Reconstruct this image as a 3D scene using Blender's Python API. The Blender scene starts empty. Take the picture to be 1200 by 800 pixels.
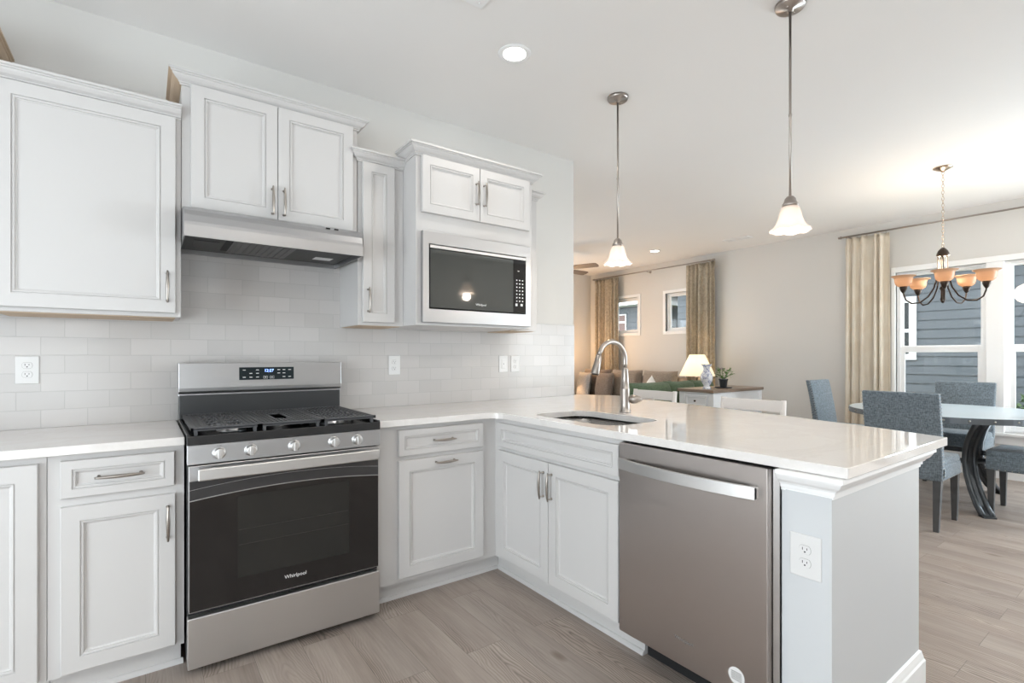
import bpy, bmesh, math, random
from mathutils import Vector, Matrix
random.seed(4)
PI = math.pi
scene = bpy.context.scene
col = scene.collection
R = math.radians

# ------------------------------------------------------------------ camera
cd = bpy.data.cameras.new('camera'); cam = bpy.data.objects.new('camera', cd); col.objects.link(cam)
cam.location = (-0.1277, -2.9569, 1.2218)
cam.rotation_euler = (PI / 2, 0, -0.6287)
cd.sensor_width = 36; cd.lens = 591.6 / 1200 * 36
cd.shift_y = (417.2 - 400) / 1200
cd.clip_start = .02; cd.clip_end = 200
scene.camera = cam
# ------------------------------------------------------------------ view, world, daylight and added fill
vs = scene.view_settings
scene.display_settings.display_device = 'sRGB'
vs.view_transform = 'Standard'; vs.look = 'None'; vs.gamma = 1; vs.use_curve_mapping = False
vs.exposure = 1.08
scene.cycles.use_denoising = True
scene.cycles.max_bounces = 10; scene.cycles.diffuse_bounces = 6; scene.cycles.glossy_bounces = 5
scene.cycles.transparent_max_bounces = 12
scene.cycles.sample_clamp_indirect = 6
scene.cycles.caustics_reflective = False; scene.cycles.caustics_refractive = False
w = bpy.data.worlds.new('sky'); scene.world = w; w.use_nodes = True
bg = w.node_tree.nodes['Background']; bg.inputs['Color'].default_value = (.93, .96, 1, 1); bg.inputs['Strength'].default_value = 2.6

def area(name, loc, rot, sx, sy, power, color=(1, 1, 1)):
    l = bpy.data.lights.new(name, 'AREA'); l.shape = 'RECTANGLE'; l.size = sx; l.size_y = sy
    l.energy = power; l.color = color
    o = bpy.data.objects.new(name, l); col.objects.link(o); o.location = loc; o.rotation_euler = rot
    return o
DAY = (.93, .965, 1)
area('fill_south_door', (-1.35, -4.98, 1.05), (R(92), 0, 0), 1.6, 2.0, 4, DAY)       # added fill lamp outside an added glass door behind the camera
area('fill_patio_door', (6.1, -4.98, 1.05), (R(97), 0, 0), 1.1, 2.0, 30, DAY)          # added fill lamp outside an invented patio door out of view
area('daylight_west_window', (-2.56, -2.3, 1.15), (0, R(-95), 0), 2.0, 1.9, 30, (.88, .94, 1))
area('fill_dining_window', (7.02, -3.95, 1.30), (0, R(100), 0), 1.7, .9, 115, (.78, .89, 1))      # added bluish fill lamp outside an unseen, added fourth dining window
area('fill_living_door', (4.1, 4.22, 1.1), (R(-105), 0, 0), 2.0, 2.0, 5, DAY)         # added fill lamp outside a hidden, added living room door

# ------------------------------------------------------------------ materials
def nodes(m): return m.node_tree.nodes, m.node_tree.links
def mat(name, base=(.8, .8, .8), rough=.5, metal=0, spec=.5, emit=None, es=0, coat=0, trans=0, alpha=1, sheen=0):
    m = bpy.data.materials.new(name); m.use_nodes = True
    b = m.node_tree.nodes['Principled BSDF']
    b.inputs['Base Color'].default_value = (*base, 1); b.inputs['Roughness'].default_value = rough
    b.inputs['Metallic'].default_value = metal; b.inputs['Specular IOR Level'].default_value = spec
    b.inputs['Coat Weight'].default_value = coat; b.inputs['Transmission Weight'].default_value = trans
    b.inputs['Sheen Weight'].default_value = sheen
    if emit: b.inputs['Emission Color'].default_value = (*emit, 1); b.inputs['Emission Strength'].default_value = es
    return m
def pos_xyz(m, kind='pos'):
    n, l = nodes(m)
    if kind == 'pos': g = n.new('ShaderNodeNewGeometry'); o = g.outputs['Position']
    else: g = n.new('ShaderNodeTexCoord'); o = g.outputs['Object']
    return o
def mapping(m, src, scale=(1, 1, 1), loc=(0, 0, 0)):
    n, l = nodes(m); mp = n.new('ShaderNodeMapping'); l.new(src, mp.inputs['Vector'])
    mp.inputs['Scale'].default_value = scale; mp.inputs['Location'].default_value = loc
    return mp.outputs['Vector']
def noise(m, vec, scale, detail=3, rough=.5, dist=0):
    n, l = nodes(m); t = n.new('ShaderNodeTexNoise'); l.new(vec, t.inputs['Vector'])
    t.inputs['Scale'].default_value = scale; t.inputs['Detail'].default_value = detail
    t.inputs['Roughness'].default_value = rough; t.inputs['Distortion'].default_value = dist
    return t
def ramp(m, fac, stops):
    n, l = nodes(m); r = n.new('ShaderNodeValToRGB'); l.new(fac, r.inputs['Fac'])
    e = r.color_ramp.elements
    while len(e) < len(stops): e.new(.5)
    for q, (p, c) in zip(e, stops): q.position = p; q.color = (*c, 1)
    return r.outputs['Color']
def math_(m, op, a, b=None):
    n, l = nodes(m); t = n.new('ShaderNodeMath'); t.operation = op
    for i, v in enumerate((a, b)):
        if v is None: continue
        if isinstance(v, (int, float)): t.inputs[i].default_value = v
        else: l.new(v, t.inputs[i])
    return t.outputs[0]
def mixc(m, fac, a, b, mode='MIX'):
    n, l = nodes(m); t = n.new('ShaderNodeMixRGB'); t.blend_type = mode
    for i, v in zip(('Fac', 'Color1', 'Color2'), (fac, a, b)):
        if isinstance(v, (int, float)): t.inputs[i].default_value = v
        elif isinstance(v, tuple): t.inputs[i].default_value = (*v, 1)
        else: l.new(v, t.inputs[i])
    return t.outputs[0]
def bump(m, h, strength=.2, dist=.01):
    n, l = nodes(m); b = n.new('ShaderNodeBump'); b.inputs['Strength'].default_value = strength
    b.inputs['Distance'].default_value = dist; l.new(h, b.inputs['Height'])
    l.new(b.outputs['Normal'], n['Principled BSDF'].inputs['Normal'])
def setc(m, out, sock='Base Color'): nodes(m)[1].new(out, nodes(m)[0]['Principled BSDF'].inputs[sock])

def painted(name, base, rough, amount=.04, scale=140):
    m = mat(name, base, rough)
    v = pos_xyz(m); t = noise(m, v, scale, 2)
    if amount > .03: bump(m, t.outputs['Fac'], amount, .002)
    t2 = noise(m, v, .8, 2)
    c2 = tuple(x * .975 for x in base)
    setc(m, ramp(m, t2.outputs['Fac'], [(.3, c2), (.7, base)]))
    return m
M = {}
M['cabinet'] = painted('white_cabinet_paint', (.60, .59, .585), .38, .015)
M['wall'] = painted('greige_wall_paint', (.68, .67, .65), .75, .06)
M['wall_unseen_dark'] = painted('unseen_darkened_wall', (.34, .325, .305), .75, .06)  # unseen south wall, darkened so the steel reflects less brightness
M['ceiling'] = painted('ceiling_paint', (.85, .84, .83), .85, .08)
M['trim'] = painted('white_trim_paint', (.88, .885, .89), .4, .02)
M['half_wall'] = painted('end_panel_paint', (.61, .63, .65), .5, .04)
M['vinyl'] = painted('white_window_vinyl', (.90, .91, .92), .35, .01)
M['plate'] = mat('white_outlet_plastic', (.72, .72, .72), .35)
M['slot'] = mat('outlet_slot_dark', (.04, .04, .045), .5)
M['rawwood'] = painted('raw_birch_wood', (.55, .42, .30), .6, .05, 60)
M['black'] = mat('black_enamel', (.022, .022, .023), .25)
M['matteblack'] = mat('matte_black', (.008, .008, .009), .7)
M['iron'] = mat('cast_iron_grate', (.085, .087, .093), .45)
M['darkenamel'] = mat('dark_grey_enamel', (.045, .047, .05), .3)
M['ovenglass'] = mat('oven_black_glass', (.014, .013, .013), .05, spec=.5)
M['ovenwindow'] = mat('oven_window_glass', (.019, .0195, .0185), .06)
M['mwglass'] = mat('microwave_window_glass', (.045, .048, .045), .04, spec=1, coat=.6)
M['rackline'] = mat('dim_rack_wire', (.04, .038, .036), .4)
M['arc'] = mat('oven_glass_grey_arc', (.055, .055, .057), .15, metal=.3)
M['chrome'] = mat('polished_chrome', (.75, .75, .75), .12, 1)
M['white_mark'] = mat('printed_white', (.75, .75, .75), .5)
M['grey_mark'] = mat('printed_grey', (.18, .175, .17), .5)
M['blue_digit'] = mat('lit_blue_digit', (.05, .1, .5), .4, emit=(.25, .4, 1), es=2.5)
M['display'] = mat('display_glass', (.012, .02, .024), .1)
def stainless(name, base, rough, axis, bs=.06):
    m = mat(name, base, rough, 1)
    v = pos_xyz(m); sc = {'x': (3, 300, 300), 'y': (300, 3, 300), 'z': (300, 300, 3)}[axis]
    t = noise(m, mapping(m, v, sc), 1.5, 2)
    bump(m, t.outputs['Fac'], bs, .001)
    r = nodes(m)[0].new('ShaderNodeMapRange'); nodes(m)[1].new(t.outputs['Fac'], r.inputs['Value'])
    r.inputs['To Min'].default_value = rough - .05; r.inputs['To Max'].default_value = rough + .08
    nodes(m)[1].new(r.outputs[0], nodes(m)[0]['Principled BSDF'].inputs['Roughness'])
    m.node_tree.nodes['Principled BSDF'].inputs['Anisotropic'].default_value = .4
    return m
M['steel'] = stainless('brushed_stainless', (.50, .50, .51), .32, 'x')
M['steel_y'] = stainless('brushed_dark_stainless', (.50, .46, .44), .32, 'y')
M['steel_bright'] = stainless('bright_brushed_steel', (.66, .655, .65), .36, 'x')
M['steel_sink'] = stainless('sink_steel', (.50, .485, .47), .26, 'y')
M['nickel'] = stainless('brushed_nickel', (.40, .36, .33), .30, 'z', .02)
M['pull'] = stainless('satin_nickel_pull', (.36, .33, .30), .30, 'z', .02)
M['bronze'] = mat('dark_bronze_metal', (.055, .04, .032), .35, .8)
M['brass'] = mat('warm_nickel_column', (.62, .50, .40), .25, 1)
M['gun'] = mat('dark_table_steel', (.10, .11, .12), .38, .8)
M['zinc'] = mat('zinc_table_top', (.54, .63, .69), .30, .15)
M['zincband'] = mat('grey_metal_band', (.16, .18, .20), .35, .8)

def quartz():
    m = mat('white_quartz', (.76, .735, .72), .035, spec=.6)
    v = pos_xyz(m); t = noise(m, mapping(m, v, (1, 1.4, 1)), 2.2, 5, .6, 1.2)
    t2 = noise(m, v, 90, 3)
    a = ramp(m, t.outputs['Fac'], [(.35, (.77, .75, .735)), (.49, (.75, .725, .705)), (.53, (.775, .755, .74)), (.8, (.78, .76, .745))])
    b = ramp(m, t2.outputs['Fac'], [(.3, (.97, .97, .97)), (.7, (1, 1, 1))])
    setc(m, mixc(m, 1.0, a, b, 'MULTIPLY'))
    return m
M['quartz'] = quartz()

def tile():
    m = mat('white_subway_tile', (.63, .62, .61), .18, spec=.4)
    n, l = nodes(m); p = pos_xyz(m)
    s = n.new('ShaderNodeSeparateXYZ'); l.new(p, s.inputs[0])
    c = n.new('ShaderNodeCombineXYZ')
    l.new(math_(m, 'ADD', s.outputs['X'], .4128 + .1545 * 40), c.inputs['X'])
    l.new(math_(m, 'SUBTRACT', s.outputs['Z'], .912 - .0785 * 4), c.inputs['Y'])
    b = n.new('ShaderNodeTexBrick'); l.new(c.outputs[0], b.inputs['Vector'])
    b.inputs['Scale'].default_value = 1; b.inputs['Brick Width'].default_value = .1545
    b.inputs['Row Height'].default_value = .0785; b.inputs['Mortar Size'].default_value = .0016
    b.inputs['Mortar Smooth'].default_value = .3; b.offset = .5
    b.inputs['Color1'].default_value = (.57, .55, .54, 1); b.inputs['Color2'].default_value = (.52, .505, .495, 1)
    b.inputs['Mortar'].default_value = (.47, .46, .45, 1)
    setc(m, b.outputs['Color'])
    inv = math_(m, 'SUBTRACT', 1, b.outputs['Fac'])
    wv = noise(m, p, 9, 1)
    h = math_(m, 'ADD', inv, math_(m, 'MULTIPLY', wv.outputs['Fac'], .5))
    bump(m, h, .35, .0025)
    return m
M['tile'] = tile()

def floor_mat():
    m = mat('grey_oak_vinyl_plank', (.3, .27, .25), .42, spec=.3)
    n, l = nodes(m); p = pos_xyz(m)
    s = n.new('ShaderNodeSeparateXYZ'); l.new(p, s.inputs[0])
    c = n.new('ShaderNodeCombineXYZ')
    l.new(math_(m, 'ADD', s.outputs['Y'], 30), c.inputs['X']); l.new(math_(m, 'ADD', s.outputs['X'], 30.03), c.inputs['Y'])
    b = n.new('ShaderNodeTexBrick'); l.new(c.outputs[0], b.inputs['Vector'])
    b.inputs['Scale'].default_value = 1; b.inputs['Brick Width'].default_value = 1.22; b.inputs['Row Height'].default_value = .178
    b.inputs['Mortar Size'].default_value = .0009; b.inputs['Mortar Smooth'].default_value = .1; b.offset = .37
    b.inputs['Color1'].default_value = (0, 0, 0, 1); b.inputs['Color2'].default_value = (1, 1, 1, 1); b.inputs['Mortar'].default_value = (.5, .5, .5, 1)
    sx = n.new('ShaderNodeSeparateColor'); l.new(b.outputs['Color'], sx.inputs[0])
    rnd = sx.outputs[0]
    off = math_(m, 'MULTIPLY', rnd, 7.3)
    c2 = n.new('ShaderNodeCombineXYZ')
    l.new(math_(m, 'ADD', s.outputs['X'], off), c2.inputs['X']); l.new(math_(m, 'ADD', s.outputs['Y'], math_(m, 'MULTIPLY', rnd, 13.1)), c2.inputs['Y']); l.new(off, c2.inputs['Z'])
    ul = math_(m, 'SUBTRACT', math_(m, 'FRACT', math_(m, 'DIVIDE', math_(m, 'ADD', s.outputs['X'], 30.03), .178)), .5)
    wob = noise(m, mapping(m, c2.outputs[0], (.4, 1.6, 1)), 1, 2, .5)
    ctr = math_(m, 'ADD', ul, math_(m, 'MULTIPLY', math_(m, 'SUBTRACT', wob.outputs['Fac'], .5), 1.1))
    lum = noise(m, mapping(m, c2.outputs[0], (9, 2.2, 1)), 1, 3, .55)
    field = math_(m, 'ADD', math_(m, 'MULTIPLY', math_(m, 'POWER', math_(m, 'ABSOLUTE', ctr), 1.25), 3.2), math_(m, 'MULTIPLY', s.outputs['Y'], .75))
    field = math_(m, 'ADD', field, math_(m, 'MULTIPLY', lum.outputs['Fac'], 1.3))
    band = math_(m, 'FRACT', math_(m, 'MULTIPLY', math_(m, 'ADD', field, 20), 5.5))
    figure = ramp(m, band, [(0, (.42, .40, .39)), (.16, (.88, .87, .86)), (.5, (1.2, 1.19, 1.18)), (.84, (.86, .85, .84)), (1, (.42, .40, .39))])
    fine = noise(m, mapping(m, c2.outputs[0], (120, 3.2, 1)), 1, 3, .6)
    grain = ramp(m, fine.outputs['Fac'], [(.3, (.80, .80, .80)), (.55, (1, 1, 1)), (.75, (1.08, 1.08, 1.08))])
    blot = noise(m, mapping(m, c2.outputs[0], (5, .9, 1)), 1, 4, .6)
    basec = ramp(m, blot.outputs['Fac'], [(.25, (.245, .205, .180)), (.5, (.345, .300, .270)), (.75, (.43, .385, .350))])
    mask = noise(m, mapping(m, c2.outputs[0], (2.4, .5, 1)), 1, 1)
    mk = ramp(m, mask.outputs['Fac'], [(.44, (.08, .08, .08)), (.56, (.9, .9, .9))])
    fig2 = mixc(m, mk, (1, 1, 1), figure)
    x = mixc(m, .85, basec, fig2, 'MULTIPLY'); x = mixc(m, .7, x, grain, 'MULTIPLY')
    vo = n.new('ShaderNodeTexVoronoi'); l.new(mapping(m, c2.outputs[0], (3.1, 1.3, 1)), vo.inputs['Vector']); vo.inputs['Scale'].default_value = 1
    kn = ramp(m, vo.outputs['Distance'], [(0, (.42, .38, .36)), (.035, (.60, .56, .53)), (.075, (1, 1, 1))])
    x = mixc(m, .8, x, kn, 'MULTIPLY')
    tone = ramp(m, rnd, [(0, (.96, .96, .965)), (1, (1.08, 1.075, 1.07))])
    x = mixc(m, 1, x, tone, 'MULTIPLY')
    x = mixc(m, 1, x, (1.02, .99, .965), 'MULTIPLY')
    x = mixc(m, math_(m, 'MULTIPLY', b.outputs['Fac'], .6), x, (.09, .08, .075))
    setc(m, x)
    bump(m, math_(m, 'SUBTRACT', fine.outputs['Fac'], b.outputs['Fac']), .12, .0015)
    return m
M['floor'] = floor_mat()

def fabric(name, c1, c2, scale=260, bstr=.3):
    m = mat(name, c1, .9, spec=.2, sheen=.25)
    v = pos_xyz(m, 'obj')
    a = noise(m, mapping(m, v, (1, 1, .18)), scale, 2); b = noise(m, mapping(m, v, (.18, .18, 1)), scale, 2)
    f = math_(m, 'MULTIPLY', math_(m, 'ADD', a.outputs['Fac'], b.outputs['Fac']), .5)
    setc(m, ramp(m, f, [(.38, c1), (.62, c2)])); bump(m, f, bstr, .002)
    return m
M['linen'] = fabric('grey_blue_linen', (.10, .13, .155), (.235, .285, .33), 200)
M['chairleg'] = mat('charcoal_stained_wood', (.075, .078, .082), .42)
M['nail'] = mat('nailhead_metal', (.45, .43, .40), .3, 1)
M['brown_fab'] = fabric('taupe_upholstery', (.26, .205, .165), (.36, .29, .24), 120)
M['brown_dark'] = fabric('brown_cushion', (.13, .10, .08), (.19, .15, .125), 120)
M['beige_fab'] = fabric('beige_cushion', (.23, .185, .15), (.31, .26, .215), 120)
M['grey_pillow'] = fabric('light_grey_pillow', (.27, .255, .245), (.35, .335, .32), 120)
M['green_fab'] = fabric('green_velvet', (.075, .115, .065), (.12, .17, .10), 90, .1)
M['white_fab'] = fabric('white_cotton', (.75, .74, .72), (.82, .81, .79), 120, .1)
M['whitewash'] = painted('whitewashed_wood', (.72, .69, .67), .5, .05, 60)
M['console_white'] = painted('white_console_paint', (.80, .82, .85), .4, .03)
M['walnut'] = painted('brown_wood_top', (.23, .17, .13), .35, .06, 50)
M['fanwood'] = painted('fan_blade_wood', (.16, .12, .10), .5, .05, 50)
M['leaf'] = mat('green_leaf', (.10, .22, .05), .5)
M['leaf2'] = mat('flower_violet', (.25, .12, .30), .5)
M['pot'] = mat('dark_grey_pot', (.07, .075, .08), .6)
M['soil'] = mat('potting_soil', (.04, .025, .018), .9)

def vase_mat():
    m = mat('blue_and_white_porcelain', (.8, .8, .82), .15)
    t = noise(m, pos_xyz(m, 'obj'), 22, 3, .6, 1.5)
    setc(m, ramp(m, t.outputs['Fac'], [(.0, (.72, .73, .76)), (.53, (.72, .73, .76)), (.57, (.26, .29, .42)), (.62, (.30, .33, .46)), (.66, (.68, .67, .70)), (.8, (.58, .46, .46)), (1, (.58, .46, .46))]))
    return m
M['porcelain'] = vase_mat()

def cloth(name, c1, c2, tw=.35, pattern=0):
    m = bpy.data.materials.new(name); m.use_nodes = True; n, l = nodes(m); n.clear()
    out = n.new('ShaderNodeOutputMaterial'); mx = n.new('ShaderNodeMixShader'); d = n.new('ShaderNodeBsdfDiffuse'); t = n.new('ShaderNodeBsdfTranslucent')
    mx.inputs[0].default_value = tw; l.new(d.outputs[0], mx.inputs[1]); l.new(t.outputs[0], mx.inputs[2]); l.new(mx.outputs[0], out.inputs[0])
    g = n.new('ShaderNodeTexCoord').outputs['Object']
    x = noise(m, mapping(m, g, (1, 1, .8)), pattern or 5, 2, .5, 1.5 if pattern else 0)
    c = ramp(m, x.outputs['Fac'], [(.44, c1), (.56, c2)])
    l.new(c, d.inputs[0]); l.new(c, t.inputs[0])
    return m
M['drape'] = cloth('beige_damask_drape', (.50, .44, .345), (.62, .56, .46), .35, 26)
M['drape_light'] = cloth('cream_linen_drape', (.80, .73, .62), (.84, .78, .68), .22)
M['lampshade'] = cloth('cream_lampshade_fabric', (.80, .72, .55), (.82, .75, .58), .6)

def glow_shade(name, c, em, es, tw=.5):
    m = bpy.data.materials.new(name); m.use_nodes = True; n, l = nodes(m); b = n['Principled BSDF']
    b.inputs['Base Color'].default_value = (*c, 1); b.inputs['Roughness'].default_value = .25
    b.inputs['Emission Color'].default_value = (*em, 1); b.inputs['Emission Strength'].default_value = es
    t = n.new('ShaderNodeBsdfTranslucent'); t.inputs[0].default_value = (*c, 1)
    mx = n.new('ShaderNodeMixShader'); mx.inputs[0].default_value = tw
    l.new(b.outputs[0], mx.inputs[1]); l.new(t.outputs[0], mx.inputs[2]); l.new(mx.outputs[0], n['Material Output'].inputs[0])
    return m
M['alabaster'] = glow_shade('alabaster_glass_shade', (.80, .75, .71), (1, .80, .68), .05, .35)
M['amber'] = glow_shade('tea_stained_glass_shade', (.50, .37, .27), (1, .55, .28), .10, .5)
M['shade_lit'] = glow_shade('lit_cream_lampshade', (.85, .78, .64), (1, .84, .62), .45, .4)
M['bulb'] = mat('lit_bulb', (1, 1, 1), .5, emit=(1, .90, .76), es=3.2)
M['bulb_hot'] = mat('lit_chandelier_bulb', (1, 1, 1), .5, emit=(1, .80, .55), es=14)
M['led'] = mat('led_disc', (1, 1, 1), .5, emit=(1, .96, .9), es=7)

def glass_pane():
    m = bpy.data.materials.new('window_glass'); m.use_nodes = True; n, l = nodes(m); n.clear()
    out = n.new('ShaderNodeOutputMaterial'); mx = n.new('ShaderNodeMixShader'); t = n.new('ShaderNodeBsdfTransparent'); g = n.new('ShaderNodeBsdfGlossy')
    g.inputs['Roughness'].default_value = 0; t.inputs[0].default_value = (.93, .95, .95, 1)
    f = n.new('ShaderNodeLayerWeight'); f.inputs[0].default_value = .5
    pw = n.new('ShaderNodeMath'); pw.operation = 'POWER'; pw.inputs[1].default_value = 5; l.new(f.outputs['Facing'], pw.inputs[0])
    ma = n.new('ShaderNodeMath'); ma.operation = 'MULTIPLY_ADD'; ma.inputs[1].default_value = .6; ma.inputs[2].default_value = .04; l.new(pw.outputs[0], ma.inputs[0])
    l.new(ma.outputs[0], mx.inputs[0]); l.new(t.outputs[0], mx.inputs[1]); l.new(g.outputs[0], mx.inputs[2]); l.new(mx.outputs[0], out.inputs[0])
    return m
M['glass'] = glass_pane()
M['siding'] = painted('blue_grey_lap_siding', (.10, .113, .127), .7, .1, 40)
M['ext_trim'] = painted('white_exterior_trim', (.70, .70, .70), .6, .05)
M['ext_glass'] = mat('dark_neighbour_glass', (.035, .04, .045), .1)
M['ext_brown'] = mat('brown_exterior_shutter', (.16, .10, .09), .6)
M['roof'] = painted('grey_roof_shingle', (.12, .12, .13), .9, .3, 30)
def lawn():
    m = mat('lawn', (.12, .14, .06), .95)
    t = noise(m, pos_xyz(m), 12, 5); setc(m, ramp(m, t.outputs['Fac'], [(.3, (.06, .09, .03)), (.6, (.14, .17, .07)), (.8, (.24, .2, .13))]))
    return m
M['lawn'] = lawn()
M['bush'] = mat('bush_leaf', (.09, .15, .05), .6)

# ------------------------------------------------------------------ mesh builder
class MB:
    def __init__(s): s.v = []; s.f = []; s.sm = []; s.xf = None
    def T(s, p):
        p = Vector(p); return s.xf @ p if s.xf is not None else p
    def add(s, vs, fs, smooth=False):
        k = len(s.v); s.v += [s.T(p) for p in vs]
        for f in fs: s.f.append([k + i for i in f]); s.sm.append(smooth)
        return s
    def box(s, x0, x1, y0, y1, z0, z1):
        x0, x1 = sorted((x0, x1)); y0, y1 = sorted((y0, y1)); z0, z1 = sorted((z0, z1))
        return s.add([(x0, y0, z0), (x1, y0, z0), (x1, y1, z0), (x0, y1, z0), (x0, y0, z1), (x1, y0, z1), (x1, y1, z1), (x0, y1, z1)],
                     [(0, 3, 2, 1), (4, 5, 6, 7), (0, 1, 5, 4), (1, 2, 6, 5), (2, 3, 7, 6), (3, 0, 4, 7)])
    def prism(s, pts, a, b, axis='z', smooth=False):
        """pts 2D polygon; axis: extrusion direction between a and b"""
        def P(u, v, t): return {'z': (u, v, t), 'x': (t, u, v), 'y': (u, t, v)}[axis]
        n = len(pts); vs = [P(u, v, a) for u, v in pts] + [P(u, v, b) for u, v in pts]
        s.add(vs, [tuple(range(n))[::-1], tuple(range(n, 2 * n))])
        k = len(s.v) - 2 * n
        for i in range(n):
            j = (i + 1) % n; s.f.append([k + i, k + j, k + n + j, k + n + i]); s.sm.append(smooth)
        return s
    def lathe(s, prof, c=(0, 0, 0), seg=24, smooth=True, cap=True, axis='z'):
        cx, cy, cz = c; vs = []; n = len(prof)
        for i in range(seg):
            a = 2 * PI * i / seg
            for r, z in prof:
                x, y = r * math.cos(a), r * math.sin(a)
                if axis == 'z': vs.append((cx + x, cy + y, cz + z))
                elif axis == 'y': vs.append((cx + x, cy + z, cz + y))
                else: vs.append((cx + z, cy + x, cz + y))
        fs = []
        for i in range(seg):
            j = (i + 1) % seg
            for k in range(n - 1):
                fs.append((i * n + k, j * n + k, j * n + k + 1, i * n + k + 1))
        if cap:
            if prof[0][0] > 1e-5: fs.append(tuple(i * n for i in range(seg))[::-1])
            if prof[-1][0] > 1e-5: fs.append(tuple(i * n + n - 1 for i in range(seg)))
        return s.add(vs, fs, smooth)
    def tube(s, path, r, seg=10, closed=False, smooth=True, flat=None):
        path = [Vector(p) for p in path]; n = len(path)
        rs = r if isinstance(r, (list, tuple)) else [r] * n
        vs = []; up = None
        for i, p in enumerate(path):
            if closed: t = path[(i + 1) % n] - path[i - 1]
            else: t = path[min(i + 1, n - 1)] - path[max(i - 1, 0)]
            t.normalize()
            if up is None:
                up = Vector((0, 0, 1)) if abs(t.z) < .9 else Vector((1, 0, 0))
            a = t.cross(up)
            if a.length < 1e-4: a = t.cross(Vector((0, 1, 0)))
            a.normalize(); b = t.cross(a).normalized(); up = -b if False else up
            up = b.cross(t) if False else (a.cross(t)).normalized()
            fl = flat or (1, 1)
            for k in range(seg):
                q = 2 * PI * k / seg
                vs.append(p + a * math.cos(q) * rs[i] * fl[0] + up * math.sin(q) * rs[i] * fl[1])
        fs = []
        for i in range(n if closed else n - 1):
            j = (i + 1) % n
            for k in range(seg):
                l = (k + 1) % seg; fs.append((i * seg + k, i * seg + l, j * seg + l, j * seg + k))
        if not closed:
            fs.append(tuple(range(seg))[::-1]); fs.append(tuple((n - 1) * seg + k for k in range(seg)))
        return s.add(vs, fs, smooth)
    def sweep(s, path, prof, closed=False, segs=None):
        """mitred moulding: path of (x, y), profile of (out, z); out is to the right of the direction of travel"""
        n = len(path); m = len(prof); P = [Vector((*p, 0)) for p in path]; vs = []
        def nrm(a, b): d = (b - a).normalized(); return Vector((d.y, -d.x, 0))
        for i in range(n):
            if closed: n1, n2 = nrm(P[i - 1], P[i]), nrm(P[i], P[(i + 1) % n])
            else:
                n1 = nrm(P[i - 1], P[i]) if i > 0 else nrm(P[i], P[i + 1]); n2 = nrm(P[i], P[i + 1]) if i < n - 1 else n1
            b = (n1 + n2).normalized(); b = b / max(.2, b.dot(n1))
            for o, z in prof: q = P[i] + b * o; vs.append((q.x, q.y, z))
        fs = []
        g0, g1 = segs or (0, n if closed else n - 1)
        for i in range(g0, g1):
            j = (i + 1) % n
            for k in range(m):
                l = (k + 1) % m; fs.append((i * m + k, j * m + k, j * m + l, i * m + l))
        if not closed: fs.append(tuple(g0 * m + k for k in range(m))); fs.append(tuple(g1 * m + k for k in range(m))[::-1])
        return s.add(vs, fs)
    def plate(s, outer, holes, z0, z1):
        """flat slab with holes, extruded along z (subject to s.xf)"""
        b = bmesh.new()
        loops = []
        for lp in [outer] + holes:
            vv = [b.verts.new((x, y, z1)) for x, y in lp]; loops.append(vv)
            for i in range(len(vv)): b.edges.new((vv[i], vv[(i + 1) % len(vv)]))
        bmesh.ops.triangle_fill(b, use_beauty=True, use_dissolve=False, edges=b.edges[:])
        b.verts.index_update(); tris = [[v.index for v in f.verts] for f in b.faces]
        up = [list(t) if f.normal.z >= 0 else list(t)[::-1] for t, f in zip(tris, b.faces)]
        top = [tuple(v.co) for v in b.verts]; n = len(top); b.free()
        vs = top + [(x, y, z0) for x, y, z in top]
        fs = [tuple(t) for t in up] + [tuple(n + i for i in t[::-1]) for t in up]
        k = 0
        for lp in [outer] + holes:
            m = len(lp)
            for i in range(m): fs.append((k + i, n + k + i, n + k + (i + 1) % m, k + (i + 1) % m))
            k += m
        return s.add(vs, fs)
    def build(s, name, m, parent=None, bevel=0, seg=2, solid=0, sub=0, fix=True):
        org = Vector((0, 0, 0)); q = parent
        while q is not None: org += q.location; q = q.parent
        me = bpy.data.meshes.new(name); me.from_pydata([tuple(p - org) for p in s.v], [], s.f)
        me.polygons.foreach_set('use_smooth', s.sm)
        me.materials.append(M[m] if isinstance(m, str) else m)
        if fix:
            b = bmesh.new(); b.from_mesh(me); bmesh.ops.recalc_face_normals(b, faces=b.faces[:]); b.to_mesh(me); b.free()
        me.update()
        o = bpy.data.objects.new(name, me); col.objects.link(o)
        if parent is not None: o.parent = parent
        if solid:
            md = o.modifiers.new('solid', 'SOLIDIFY'); md.thickness = solid; md.offset = 0
        if bevel:
            md = o.modifiers.new('bevel', 'BEVEL'); md.width = bevel; md.segments = seg; md.limit_method = 'ANGLE'; md.angle_limit = R(35)
            if seg > 2: me.polygons.foreach_set('use_smooth', [True] * len(me.polygons))
            md.harden_normals = False
        if sub:
            md = o.modifiers.new('sub', 'SUBSURF'); md.levels = sub; md.render_levels = sub
        return o

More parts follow.
